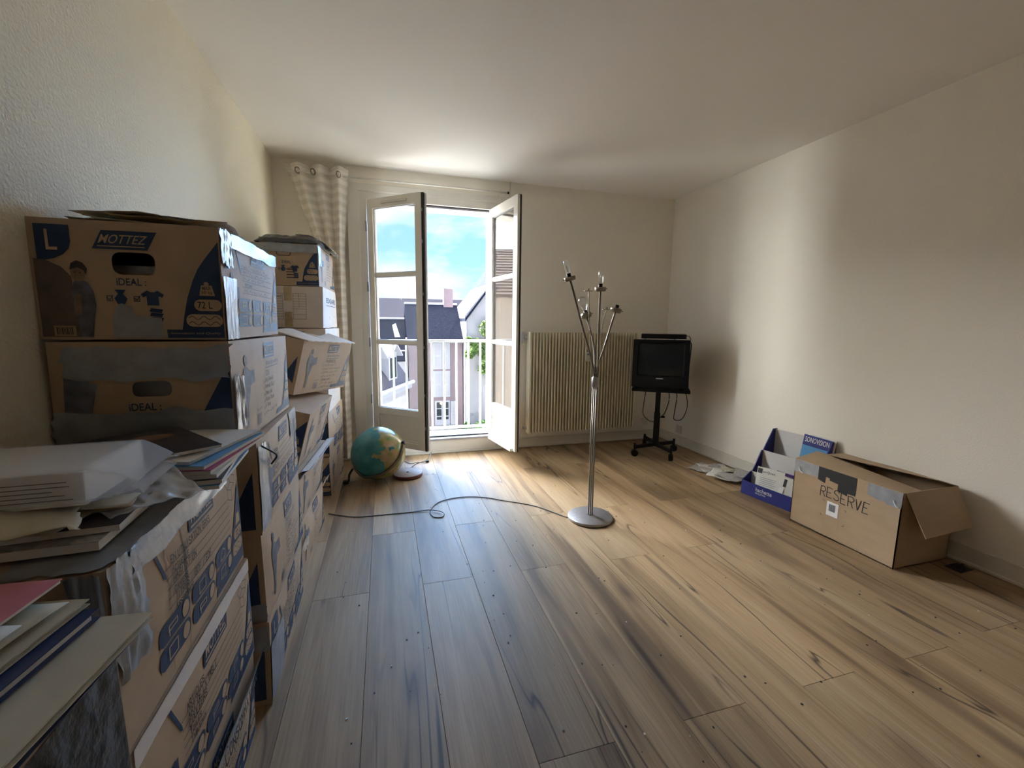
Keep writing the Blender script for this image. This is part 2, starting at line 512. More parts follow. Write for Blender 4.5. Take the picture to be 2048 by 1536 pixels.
def globe_mat():
    m = bpy.data.materials.new('globe_map')
    m.use_nodes = True
    n = m.node_tree
    L = n.links.new
    b = n.nodes['Principled BSDF']
    b.inputs['Roughness'].default_value = 0.22
    tcn = n.nodes.new('ShaderNodeTexCoord')
    def noise(scale, detail, loc=(0, 0, 0)):
        mpn = n.nodes.new('ShaderNodeMapping'); mpn.inputs['Location'].default_value = loc
        L(tcn.outputs['Object'], mpn.inputs['Vector'])
        x = n.nodes.new('ShaderNodeTexNoise'); x.inputs['Scale'].default_value = scale; x.inputs['Detail'].default_value = detail
        L(mpn.outputs[0], x.inputs['Vector'])
        return x.outputs['Fac']
    def ramp(src, els):
        r_ = n.nodes.new('ShaderNodeValToRGB')
        while len(r_.color_ramp.elements) < len(els): r_.color_ramp.elements.new(0.5)
        for e, (p, c) in zip(r_.color_ramp.elements, els):
            e.position = p; e.color = (*c, 1)
        L(src, r_.inputs[0])
        return r_.outputs[0]
    # land lies mostly on the side facing +x (object space), with a ragged coast
    sp = n.nodes.new('ShaderNodeSeparateXYZ'); L(tcn.outputs['Object'], sp.inputs[0])
    mr = n.nodes.new('ShaderNodeMapRange')
    mr.inputs['From Min'].default_value = -0.21; mr.inputs['From Max'].default_value = 0.21
    mr.inputs['To Min'].default_value = -0.26; mr.inputs['To Max'].default_value = 0.34
    L(sp.outputs['X'], mr.inputs['Value'])
    sm = n.nodes.new('ShaderNodeMath'); sm.operation = 'ADD'
    L(noise(7.0, 6, (1.3, 0.4, 2.0)), sm.inputs[0]); L(mr.outputs[0], sm.inputs[1])
    land = ramp(sm.outputs[0], [(0.545, (0, 0, 0)), (0.555, (1, 1, 1))])
    ocean = ramp(noise(9, 4), [(0.35, (0.028, 0.17, 0.185)), (0.65, (0.07, 0.28, 0.28))])
    landc = ramp(noise(13, 5, (3, 1, 0)), [(0.30, (0.09, 0.20, 0.07)), (0.45, (0.28, 0.27, 0.09)), (0.56, (0.42, 0.30, 0.15)), (0.72, (0.52, 0.42, 0.33))])
    x = n.nodes.new('ShaderNodeMix'); x.data_type = 'RGBA'
    L(land, x.inputs['Factor']); L(ocean, x.inputs['A']); L(landc, x.inputs['B'])
    L(x.outputs['Result'], b.inputs['Base Color'])
    return m
M['globe'] = globe_mat()

# ------------------------------------------------------------------ lettering (font outlines turned to flat triangles)
TEXTS = ['MOTTEZ', 'L', 'iDEAL :', 'MAX', '30 kg', '72 L', '60 cm x 30 cm x 40 cm', '- Innovation and Quality', 'EDGARS', 'hachette', 'EDUCATION',
         'SONOVISION', 'ert]ises', 'LA', 'Ref. 30721', 'RS']
TX = {}
def bake_texts():
    obs = []
    for s in TEXTS:
        for bold in (0.0, 0.007):
            c = bpy.data.curves.new('t', 'FONT')
            c.body = s
            c.size = 1.0
            c.offset = bold
            c.resolution_u = 3
            o = bpy.data.objects.new('t', c)
            COL.objects.link(o)
            obs.append((s, bold, o, c))
    dg = bpy.context.evaluated_depsgraph_get()
    for s, bold, o, c in obs:
        ev = o.evaluated_get(dg)
        me = ev.to_mesh()
        me.calc_loop_triangles()
        vs = [(v.co.x, v.co.y) for v in me.vertices]
        tr = [[vs[i] for i in t.vertices] for t in me.loop_triangles]
        xs = [p[0] for p in vs]; ys = [p[1] for p in vs]
        TX[(s, bold > 0)] = (tr, min(xs), max(xs), min(ys), max(ys))
        ev.to_mesh_clear()
    for s, bold, o, c in obs:
        bpy.data.objects.remove(o)
        bpy.data.curves.remove(c)
bake_texts()

def text(s, x0, y0, x1, y1, bold=True, shear=0.0):
    """triangles of the lettering fitted to a rectangle"""
    tr, a, b, c, d = TX[(s, bold)]
    out = []
    for t in tr:
        q = []
        for x, y in t:
            u, v = (x - a) / (b - a), (y - c) / (d - c)
            q.append((x0 + u * (x1 - x0) + shear * v * (y1 - y0), y0 + v * (y1 - y0)))
        out.append(q)
    return out

GLYPH = dict(A='002640 1333', B='000636453433033342413000', C='4536160501103041', D='00062645412000', E='46060040 0333', F='460600 0333',
             G='45361605011030414323', H='0006 4046 0343', I='2026', J='4641301001', K='0006 460340', L='060040', M='0006234640', N='00064046',
             O='160501103041453616', P='00063645443303', Q='160501103041453616 2240', R='00063645443303 2340', S='4536160504334241301001',
             T='0646 2620', U='060110304146', V='062046', W='0610243046', X='0046 4006', Y='062346 2320', Z='06460040')
GLYPH['-'] = '0343'; GLYPH['/'] = '0046'; GLYPH["'"] = '2625'; GLYPH['.'] = '2021'

def strokes(pts, w):
    out = []
    for (x0, y0), (x1, y1) in zip(pts, pts[1:]):
        dx, dy = x1 - x0, y1 - y0
        l = math.hypot(dx, dy) or 1e-6
        nx, ny = -dy / l * w / 2, dx / l * w / 2
        ex, ey = dx / l * w * 0.3, dy / l * w * 0.3
        out.append([(x0 + nx - ex, y0 + ny - ey), (x0 - nx - ex, y0 - ny - ey), (x1 - nx + ex, y1 - ny + ey), (x1 + nx + ex, y1 + ny + ey)])
    return out

def hand(s, x, y, h, w=0.0025, adv=0.85, rng=rnd, slope=0.0, shear=0.1, wf=1.0):
    """marker capitals; returns quads"""
    out = []
    for ch in s:
        if ch == ' ':
            x += h * adv * 0.6
            continue
        g = GLYPH.get(ch.upper())
        sc = h if ch.isupper() or not ch.isalpha() else h * 0.72
        cw = sc * 0.58 * wf if ch.upper() != 'I' else sc * 0.3
        jy = rng.uniform(-0.05, 0.05) * h
        for pl in (g or '0040').split():
            pts = []
            for i in range(0, len(pl), 2):
                u, v = int(pl[i]) / 4, int(pl[i + 1]) / 6
                px = x + u * cw + v * sc * shear + rng.uniform(-0.03, 0.03) * h
                py = y + v * sc + jy + rng.uniform(-0.03, 0.03) * h
                pts.append((px, py))
            out += strokes(pts, w)
        x += cw + h * 0.22 * wf
        y += slope * h
    return out

def scribble(x0, y, x1, h, rng, w=0.0016):
    """illegible cursive words"""
    out = []
    x = x0
    while x < x1:
        wl = rng.uniform(0.03, 0.07)
        pts = []
        t = 0
        while t < wl and x + t < x1:
            pts.append((x + t, y + h * rng.choice((0.05, 0.55, 0.15, 0.6, 1.0, 0.5))))
            t += h * rng.uniform(0.25, 0.5)
        out += strokes(pts, w)
        x += wl + h * 0.8
    return out

def rect(x0, y0, x1, y1): return [(x0, y0), (x1, y0), (x1, y1), (x0, y1)]
def rrect(x0, y0, x1, y1, r, n=5):
    out = []
    for cx, cy, a in ((x1 - r, y0 + r, -90), (x1 - r, y1 - r, 0), (x0 + r, y1 - r, 90), (x0 + r, y0 + r, 180)):
        out += [(cx + r * math.cos(R(a + 90 * k / n)), cy + r * math.sin(R(a + 90 * k / n))) for k in range(n + 1)]
    return out
def ell(cx, cy, rx, ry, n=16): return [(cx + rx * math.cos(2 * PI * k / n), cy + ry * math.sin(2 * PI * k / n)) for k in range(n)]

def split_tris(tris, lim):
    out, st = [], list(tris)
    while st:
        a, b, c = st.pop()
        d = [(math.dist(a, b), a, b, c), (math.dist(b, c), b, c, a), (math.dist(c, a), c, a, b)]
        m_ = max(d, key=lambda q: q[0])
        if m_[0] <= lim:
            out.append((a, b, c))
        else:
            _, p, q, r_ = m_
            mid = ((p[0] + q[0]) / 2, (p[1] + q[1]) / 2)
            st += [(p, mid, r_), (mid, q, r_)]
    return out

def tess(polys):
    tris = []
    for poly in polys:
        if isinstance(poly, tuple):       # (outer, [holes])
            loops = [poly[0]] + list(poly[1])
        else:
            loops = [poly]
        if len(loops) == 1 and len(loops[0]) == 3:
            tris.append(tuple(loops[0]))
            continue
        flat = [p for l in loops for p in l]
        for t in tessellate_polygon([[Vector((x, y, 0)) for x, y in l] for l in loops]):
            tris.append(tuple(flat[i] for i in t))
    return tris

# ------------------------------------------------------------------ cartons
class Carton:
    def __init__(s, name, label, dims, loc, rot=(0, 0, 0), seed=1, group=None, bulge=0.006, jit=0.005, body=None, hole=None, cat='box', top_sag=0.0):
        s.w, s.l, s.h = dims
        s.rng = random.Random(seed)
        s.seed = seed
        s.bulge = bulge
        s.sag = top_sag
        s.c = {}
        for i in (0, 1):
            for j in (0, 1):
                for k in (0, 1):
                    jz = 0 if k == 0 else -s.rng.uniform(0, jit)
                    s.c[i, j, k] = Vector(((i - .5) * s.w + s.rng.uniform(-jit, jit), (j - .5) * s.l + s.rng.uniform(-jit, jit), k * s.h + jz))
        s.root = empty(name, loc, tuple(R(a) for a in rot), label, cat, group)
        s.body_mat = body or M['kraft']
        mb = MB()
        N = 10
        for f in 'RLFBTD':
            if f == 'F' and hole:
                continue
            A, B = s.size(f)
            mb.grid(lambda u, v: s.P(f, u * A, v * B), N, N)
        if hole:
            A, B = s.size('F')
            out = [(A * k / N, 0) for k in range(N)] + [(A, B * k / N) for k in range(N)] + [(A - A * k / N, B) for k in range(N)] + [(0, B - B * k / N) for k in range(N)]
            tr = split_tris(tess([(out, [hole])]), 0.09)
            for t in tr:
                mb.add([s.P('F', *q) for q in t], [(0, 1, 2)])
        s.body = mb.build('body', s.body_mat, s.root, weld=True)
    def size(s, f): return {'R': (s.l, s.h), 'L': (s.l, s.h), 'F': (s.w, s.h), 'B': (s.w, s.h), 'T': (s.w, s.l), 'D': (s.w, s.l)}[f]
    def P(s, f, a, b, off=0.0):
        A, B = s.size(f)
        u, v = a / A, b / B
        st = {'R': (1, u, v), 'L': (0, u, v), 'F': (u, 0, v), 'B': (u, 1, v), 'T': (u, v, 1), 'D': (u, v, 0)}[f]
        x, y, z = st
        p = Vector((0, 0, 0))
        for (i, j, k), c in s.c.items():
            p += c * ((x if i else 1 - x) * (y if j else 1 - y) * (z if k else 1 - z))
        nrm = {'R': (1, 0, 0), 'L': (-1, 0, 0), 'F': (0, -1, 0), 'B': (0, 1, 0), 'T': (0, 0, 1), 'D': (0, 0, -1)}[f]
        uu, vv = min(1, max(0, u)), min(1, max(0, v))
        e = math.sin(PI * uu) * math.sin(PI * vv)
        bl = 0 if f == 'D' else (-s.sag if f == 'T' else s.bulge)
        wob = 0 if f in 'DT' else 0.003 * mnoise.noise(Vector((u * 3 + s.seed * 3.1, v * 2.4, ord(f)))) * min(1, 5 * e)
        return p + Vector(nrm) * (off + bl * e + wob)
    def pr(s, name, mt, face, polys, off=0.0016, lim=0.05, parent=None):
        if not polys: return None
        mb = MB()
        for t in split_tris(tess(polys), lim):
            mb.add([s.P(face, *q, off) for q in t], [(0, 1, 2)])
        return mb.build(name, mt, parent or s.root, weld=True)
    def tape(s, name, mt, face, a0, b0, a1, b1, off=0.003, crumple=0.004, ragged=0.01, n=(16, 6), curl=0.0):
        sd_ = s.rng.uniform(0, 99)
        def fn(u, v):
            ra = ragged * mnoise.noise(Vector((v * 6 + sd_, u * 2, 0)))
            rb = ragged * mnoise.noise(Vector((u * 5 + sd_, v * 2, 7)))
            a = a0 + (a1 - a0) * u + ra * (1 if u in (0, 1) else 0.3)
            b = b0 + (b1 - b0) * v + rb * (1 if v in (0, 1) else 0.3)
            o = off + crumple * abs(mnoise.noise(Vector((u * 9 + sd_, v * 4, 3)))) + curl * v * v
            return s.P(face, a, b, o)
        mb = MB().grid(fn, *n)
        return mb.build(name, mt, s.root, smooth=True)

def man_shape(x, y, h):
    """standing figure carrying a carton, seen from the side (flat print)"""
    k = h
    body = [(0.02, 0.0), (0.10, 0.0), (0.12, 0.10), (0.13, 0.28), (0.20, 0.45), (0.24, 0.55), (0.24, 0.78), (0.16, 0.84), (0.06, 0.82), (0.0, 0.72), (-0.01, 0.58), (0.04, 0.42), (0.05, 0.22)]
    box = [(0.20, 0.56), (0.44, 0.60), (0.44, 0.78), (0.20, 0.76)]
    head = ell(0.14, 0.92, 0.055, 0.075, 12)
    return [[(x + a * k, y + b * k) for a, b in p] for p in (body, box, head)]

def logo(b, face, x0, y0, w, h, sh=0.35):
    b.pr('printed_logo', M['ink_blue'], face, [[(x0, y0), (x0 + w, y0), (x0 + w + sh * h, y0 + h), (x0 + sh * h, y0 + h)]])
    b.pr('logo_lettering', M['ink_kraft'], face, text('MOTTEZ', x0 + 0.10 * w, y0 + 0.30 * h, x0 + 0.92 * w, y0 + 0.82 * h, True, 0.35) + [[(x0 + 0.07 * w, y0 + .12 * h), (x0 + 0.95 * w, y0 + .12 * h), (x0 + 0.95 * w + .03 * h, y0 + .2 * h), (x0 + 0.07 * w + .03 * h, y0 + .2 * h)]], 0.0024)

def badge(b, face, x0, y0, w, h):
    pts = [(x0, y0 + h), (x0 + w, y0 + h), (x0 + w, y0 + 0.55 * h)] + [(x0 + w * math.cos(R(a)), y0 + 0.55 * h - 0.55 * h * math.sin(R(a))) for a in (20, 40, 60, 80)] + [(x0, y0)]
    b.pr('printed_badge', M['ink_blue'], face, [pts])
    b.pr('badge_letter', M['ink_kraft'], face, text('L', x0 + 0.30 * w, y0 + 0.30 * h, x0 + 0.62 * w, y0 + 0.86 * h), 0.0024)

def wedge_right(b, face, A, h, seed=0):
    s = h / 0.3
    b.pr('printed_wedge', M['ink_blue'], face, [[(A - 0.125 * s, 0.012), (A - 0.008, 0.012), (A - 0.008, 0.235 * s), (A - 0.05 * s, 0.17 * s), (A - 0.085 * s, 0.09 * s)],
                                               [(A - 0.21 * s, 0.012), (A - 0.125 * s, 0.012), (A - 0.12 * s, 0.03), (A - 0.20 * s, 0.03)]])
    pl = [rrect(A - 0.072 * s, 0.085 * s, A - 0.014, 0.112 * s, 0.012 * s)]
    b.pr('wedge_label', M['ink_kraft'], face, pl + [rrect(A - 0.088 * s, 0.045 * s, A - 0.014, 0.078 * s, 0.014 * s), [(A - 0.055 * s, 0.12 * s), (A - 0.02 * s, 0.12 * s), (A - 0.026 * s, 0.15 * s), (A - 0.049 * s, 0.15 * s)]], 0.0024)
    waves = []
    for r_ in (0, 1):
        waves += strokes([(A - 0.082 * s + k * 0.0045 * s, (0.053 + 0.016 * r_) * s + 0.005 * s * math.sin(k * 1.1)) for k in range(15)], 0.0014)
    b.pr('wedge_text', M['ink_black'], face, text('72 L', A - 0.062 * s, 0.09 * s, A - 0.024, 0.107 * s) + waves, 0.0032)

def long_list(b, face='R', title='', lines=6, words=(), tone=None):
    """long side printed with a figure, the logo and a hand-written list"""
    A, H = b.size(face)
    s = H / 0.3
    rng = b.rng
    b.pr('printed_figure', tone or M['ink_soft'], face, man_shape(A * 0.13, 0.035 * s, 0.22 * s))
    logo(b, face, A * 0.46, 0.232 * s, 0.125, 0.052 * s)
    b.pr('printed_size', M['ink_blue'], face, text('60 cm x 30 cm x 40 cm', A * 0.48, 0.208 * s, A * 0.74, 0.222 * s) + [rect(A * 0.46, 0.198 * s, A * 0.72, 0.2 * s)], 0.0018)
    wr = []
    if title: wr += hand(title, A * 0.47, 0.172 * s, 0.018 * s, 0.0022, rng=rng)
    for k in range(lines):
        y = (0.152 - 0.022 * k) * s
        if k < len(words) and words[k]:
            wr += hand(words[k], A * 0.44, y, 0.013 * s, 0.0018, rng=rng)
        else:
            wr += scribble(A * 0.44, y, A * rng.uniform(0.66, 0.84), 0.011 * s, rng)
        wr += [rect(A * 0.42, y - 0.003, A * 0.425, y + 0.006)]
    b.pr('handwriting', M['ink_black'], face, wr, 0.002)
    bars = []
    x = A * 0.30
    while x < A * 0.37:
        wd = rng.choice((0.0012, 0.002, 0.003))
        bars.append(rect(x, 0.02 * s, x + wd, 0.058 * s))
        x += wd + 0.0018
    b.pr('barcode', M['ink_soft'], face, bars + text('Ref. 30721', A * 0.30, 0.068 * s, A * 0.38, 0.076 * s), 0.0018)
    wedge_right(b, face, A, H)

def long_pills(b, face='R', words=(), drawing=False, bdg=True, nlines=5, scr=True):
    """long side printed with the badge, writing lines and six rounded pictogram tabs"""
    A, H = b.size(face)
    s = H / 0.3
    rng = b.rng
    if bdg:
        badge(b, face, 0.022, 0.195 * s, 0.075, 0.085 * s)
        b.pr('printed_figure', M['ink_soft'], face, man_shape(0.04, 0.012 * s, 0.18 * s))
    b.pr('printed_pen', M['ink_blue'], face, [[(A * 0.21, 0.262 * s), (A * 0.222, 0.268 * s), (A * 0.262, 0.205 * s), (A * 0.264, 0.195 * s), (A * 0.253, 0.198 * s)]])
    logo(b, face, A * 0.44, 0.232 * s, 0.14, 0.050 * s)
    ln, wr = [], []
    for k in range(nlines):
        y = (0.210 - 0.0185 * k) * s
        ln.append(rect(A * 0.26, y, A * 0.84, y + 0.0014))
        if k < len(words) and words[k]:
            wr += hand(words[k], A * 0.30, y + 0.003, 0.0135 * s, 0.002, rng=rng)
        elif scr:
            wr += scribble(A * 0.28, y + 0.003, A * rng.uniform(0.6, 0.8), 0.012 * s, rng)
    b.pr('writing_lines', M['ink_black'], face, ln, 0.0016)
    b.pr('handwriting', M['ink_black'], face, wr, 0.002)
    pills, marks, rings = [], [], []
    for r_ in (0, 1):
        for c in range(3):
            x0 = A * 0.195 + c * A * 0.221
            y0 = (0.080 - 0.046 * r_) * s
            pw, ph = A * 0.203, 0.041 * s
            pills.append(rrect(x0, y0, x0 + pw, y0 + ph, ph * 0.42))
            marks.append(ell(x0 + pw * 0.82, y0 + ph / 2, pw * 0.12, ph * 0.40, 14))
            mx_, my_ = x0 + pw * 0.4, y0 + ph / 2
            q = ph * 0.3
            icon = rng.choice([[(-1, -1), (1, -1), (1, 1), (-1, 1), (-1, -1)], [(-1, -1), (-1, .3), (0, 1), (1, .3), (1, -1), (-1, -1)], [(-1, .6), (1, .6), (1, -.2), (-1, -.2), (-1, .6), (-.8, -1)]])
            marks += strokes([(mx_ + a * q * 1.3, my_ + c2 * q) for a, c2 in icon], 0.003 * s)
    b.pr('printed_tabs', M['ink_blue'], face, pills)
    ti = b.pr('tab_icons', M['ink_kraft'], face, marks, 0.0024)
    ti['kind'] = 'stuff'
    if drawing:
        d = []
        x, y = A * 0.84, 0.235 * s
        for pl in ([(0, 0), (.03, .012), (.06, 0), (.03, -.012), (0, 0)], [(0, 0), (0, -.03), (.03, -.042), (.06, -.03), (.06, 0)], [(.03, -.012), (.03, -.042)], [(0, 0), (-.012, .02), (.018, .032), (.03, .012)], [(.06, 0), (.072, .02), (.042, .032)]):
            d += strokes([(x + a * s * 0.9, y + c2 * s * 0.9) for a, c2 in pl], 0.0015)
        b.pr('printed_drawing', M['ink_black'], face, d, 0.0018)
    wedge_right(b, face, A, H)

def short_front(b, face='F', hole=True, photo=True):
    """short side printed with badge, logo, IDEAL, pictograms and the blue corner wedge"""
    A, H = b.size(face)
    if photo:
        badge(b, face, 0.016, 0.192, 0.07, 0.088)
        b.pr('printed_carton', M['ink_brown'], face, [[(0.006, 0.006), (0.084, 0.006), (0.080, 0.155), (0.062, 0.178), (0.030, 0.195), (0.008, 0.197)]])
        b.pr('printed_figure', M['ink_soft'], face, [[(0.078, 0.060), (0.118, 0.058), (0.124, 0.085), (0.121, 0.120), (0.112, 0.142), (0.098, 0.150), (0.084, 0.146), (0.076, 0.115)], [(0.084, 0.006), (0.108, 0.006), (0.118, 0.058), (0.082, 0.06)]], 0.0018)
        b.pr('printed_face', M['ink_face'], face, [ell(0.094, 0.165, 0.0155, 0.021, 16), [(0.078, 0.062), (0.092, 0.062), (0.096, 0.112), (0.080, 0.110)]], 0.0022)
        b.pr('printed_hair', M['ink_dark'], face, [[(0.078, 0.172), (0.082, 0.188), (0.094, 0.195), (0.106, 0.190), (0.114, 0.176), (0.111, 0.160), (0.106, 0.172), (0.094, 0.178)]] + [ell(0.088, 0.167, 0.0022, 0.0016, 8), ell(0.099, 0.165, 0.0022, 0.0016, 8)], 0.0026)
        b.pr('barcode_sticker', M['envelope'], face, [rect(0.03, 0.008, 0.075, 0.034)], 0.0022)
        b.pr('barcode', M['ink_black'], face, [rect(0.036 + k * 0.0034, 0.012, 0.036 + k * 0.0034 + (0.0014 if k % 3 else 0.0022), 0.030) for k in range(10)], 0.003)
        b.pr('printed_logo', M['ink_blue'], face, [[(0.128, 0.226), (0.245, 0.226), (0.268, 0.272), (0.151, 0.272)]])
        b.pr('logo_lettering', M['ink_kraft'], face, text('MOTTEZ', 0.142, 0.240, 0.240, 0.262, True, 0.4) + [rect(0.14, 0.232, 0.24, 0.2345)], 0.0024)
    b.pr('printed_word', M['ink_blue'], face, text('iDEAL :', 0.172, 0.137, 0.235, 0.155))
    ic = []
    vx, vy = 0.178, 0.108
    ic.append([(vx - .012, vy + .018), (vx + .012, vy + .018), (vx + .005, vy + .008), (vx + .014, vy - .004), (vx + .008, vy - .018), (vx - .008, vy - .018), (vx - .014, vy - .004), (vx - .005, vy + .008)])
    sx, sy = 0.245, 0.106
    ic.append([(sx - .012, sy - .018), (sx + .014, sy - .018), (sx + .014, sy + .006), (sx + .022, sy + .002), (sx + .026, sy + .01), (sx + .012, sy + .02), (sx + .006, sy + .016), (sx - .003, sy + .016), (sx - .010, sy + .02), (sx - .024, sy + .01), (sx - .020, sy + .002), (sx - .012, sy + .006)])
    for k in range(3):
        ic.append([(0.236, 0.05 + k * 0.011), (0.262, 0.047 + k * 0.011), (0.266, 0.056 + k * 0.011), (0.240, 0.059 + k * 0.011)])
    for cx in (0.154, 0.212):
        ic += strokes([(cx - .006, .098), (cx + .006, .098), (cx + .006, .11), (cx - .006, .11), (cx - .006, .098)], 0.0014) + strokes([(cx - .004, .105), (cx, .1), (cx + .007, .112)], 0.0016)
    b.pr('printed_pictograms', M['ink_blue'], face, ic)
    k = min(1.0, H / 0.295)
    b.pr('printed_wedge', M['ink_blue'], face, [[(A - 0.100, 0.026), (A - 0.003, 0.026), (A - 0.003, 0.257 * k), (A - 0.034, 0.214 * k), (A - 0.052, 0.186 * k), (A - 0.066, 0.155 * k), (A - 0.082, 0.110), (A - 0.092, 0.068)], rect(A - 0.135, 0.004, A - 0.003, 0.026)])
    b.pr('wedge_label', M['ink_kraft'], face, [rrect(A - 0.068, 0.076, A - 0.004, 0.106, 0.0145), rrect(A - 0.089, 0.034, A - 0.004, 0.067, 0.0155), [(A - 0.054, 0.116), (A - 0.018, 0.116), (A - 0.024, 0.143), (A - 0.048, 0.143)], ell(A - 0.036, 0.147, 0.006, 0.005, 10)] + text('- Innovation and Quality', A - 0.135, 0.012, A - 0.012, 0.020, False, 0.3), 0.0024)
    wv = []
    for r_ in (0, 1):
        wv += strokes([(A - 0.082 + q * 0.0052, 0.043 + r_ * 0.0145 + 0.0048 * math.sin(q * 1.2)) for q in range(15)], 0.0016)
    b.pr('wedge_text', M['ink_black'], face, text('72 L', A - 0.060, 0.082, A - 0.026, 0.100) + text('MAX', A - 0.046, 0.131, A - 0.026, 0.140) + text('30 kg', A - 0.049, 0.119, A - 0.023, 0.128) + wv, 0.0032)

# ------------------------------------------------------------------ the room
RW, RH, RY0 = 3.7168, 2.5, -5.6      # width, height, rear wall
OX0, OX1, OZ0, OZ1 = 0.70, 1.795, 0.14, 2.24
WT = 0.28
def struct(o): return tag(o, kind='structure')

fl = struct(MB().box(-0.05, RW + 0.05, RY0 - 0.05, 0.0, -0.12, -0.012).build('floor', M['subfloor']))
PW, PL = 0.2405, 1.5
xs0 = -0.245 + 0.0
pk = MB().box(0, PW - 0.0012, 0, PL - 0.0012, -0.011, 0).build('plank', M['wood'], fl, bevel=0.0012)
first = True
def plank_mesh(w, l):
    return MB().box(0, w - 0.0012, 0, l - 0.0012, -0.011, 0)
k = 0
x = -0.005
cols = [0.475 + 0.2405 * (i - 3) for i in range(18)]
for ci in range(len(cols) - 1):
    x0, x1 = max(cols[ci], 0.0), min(cols[ci + 1], RW)
    if x1 - x0 < 0.02: continue
    ph = -2.075 if ci % 2 == 1 else -1.51
    ph += rnd.uniform(-0.012, 0.012) + (0.0 if cols[ci] < 1.6 else (-0.03 if ci % 2 else 0.0))
    ys = [RY0] + [ph + PL * j for j in range(-4, 4) if RY0 + 0.1 < ph + PL * j < -0.12] + [0.0]
    full = abs((x1 - x0) - PW) < 0.02
    for y0, y1 in zip(ys, ys[1:]):
        if full and abs((y1 - y0) - PL) < 0.02:
            o = pk if first else pk.copy()
            if not first: COL.objects.link(o)
            first = False
            o.location = (x0, y0, 0)
            o.parent = fl
        else:
            o = plank_mesh(x1 - x0, y1 - y0).build('plank', M['wood'], fl, bevel=0.0012)
            o.location = (x0, y0, 0)

struct(MB().box(-0.1, RW + 0.1, RY0 - 0.1, WT, RH, RH + 0.15).build('ceiling', M['ceiling']))
struct(MB().box(-0.15, 0.0, RY0, WT, -0.12, RH).build('wall_left', M['wall_relief']))
struct(MB().box(RW, RW + 0.15, RY0, WT, -0.12, RH).build('wall_right', M['wall']))
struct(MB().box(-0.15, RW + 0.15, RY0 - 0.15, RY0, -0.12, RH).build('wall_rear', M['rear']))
wb = MB()
wb.box(0, OX0, 0, WT, -0.12, RH).box(OX1, RW, 0, WT, -0.12, RH).box(OX0, OX1, 0, WT, OZ1, RH).box(OX0, OX1, 0, WT, -0.12, OZ0)
struct(wb.build('wall_back', M['wall']))
# outer face of our own building, so that the courtyard is enclosed
ow = MB()
ow.box(-9, 0 - 0.15, WT - 0.05, WT, -8.3, 3.2).box(RW + 0.15, 14, WT - 0.05, WT, -8.3, 3.2).box(-0.15, RW + 0.15, WT - 0.05, WT, RH + 0.15, 3.2).box(-0.15, RW + 0.15, WT - 0.05, WT, -8.3, -0.12)
M['render_ext'] = mat('pale_exterior_render', (0.55, 0.51, 0.46), 0.85, noise=(1.5, 0.05))
struct(ow.build('wall_outside', M['render_ext']))

def baseboard(name, x0, x1, y0, y1, inward):
    """inward: unit vector (x,y) pointing into the room"""
    g = empty(name, (0, 0, 0), kind='structure')
    ix, iy = inward
    mb = MB()
    a, b_ = (0.012, 0.02)
    def bx(t, z0, z1):
        X0, X1, Y0, Y1 = x0, x1, y0, y1
        if ix < 0: X0 = X1 - t
        if iy < 0: Y0 = Y1 - t
        if ix > 0: X1 = X0 + t
        return MB().box(X0, X1, Y0, Y1, z0, z1)
    bx(0.012, 0.001, 0.098).build('board', M['trim'], g, bevel=0.003)
    bx(0.022, 0.001, 0.018).build('bead', M['trim'], g, bevel=0.005)
    return g
baseboard('baseboard_back', 0.0, RW - 0.03, 0, 0, (0, -1))
baseboard('baseboard_right', RW, RW, RY0, -0.001, (-1, 0))
baseboard('baseboard_left', 0, 0, RY0, -0.03, (1, 0))

# ------------------------------------------------------------------ french window
win = empty('window_1', (0, 0, 0), kind='structure')
fr = MB()
fr.box(0.635, OX0, -0.022, 0.06, 0.10, 2.31).box(OX1, 1.86, -0.022, 0.06, 0.10, 2.31).box(0.635, 1.86, -0.0215, 0.06, OZ1, 2.31)
fr.build('frame', M['window_white'], win, bevel=0.004)
ca = MB()
ca.box(0.545, 0.64, -0.034, -0.002, 0.10, 2.36).box(0.545, 1.90, -0.030, -0.002, 2.30, 2.36)
ca.build('casing', M['window_white'], win, bevel=0.006)
MB().box(OX0 - 0.03, OX1 + 0.03, -0.016, 0.02, 0.02, 0.128).build('apron_panel', M['window_white'], win, bevel=0.003)
th = MB()
th.box(OX0, OX1, -0.028, 0.10, 0.128, 0.146).box(OX0, OX1, 0.10, WT + 0.05, 0.11, 0.135)
th.build('threshold', M['alu'], win, bevel=0.003)
MB().box(OX0, OX1, 0.03, 0.045, 0.146, 0.158).build('threshold_gasket', M['gasket'], win)
st = MB()
st.box(OX0, OX0 + 0.014, 0.03, 0.045, 0.15, OZ1).box(OX1 - 0.014, OX1, 0.03, 0.045, 0.15, OZ1).box(OX0, OX1, 0.03, 0.045, OZ1 - 0.014, OZ1)
st.build('frame_gasket', M['edge_grey'], win)

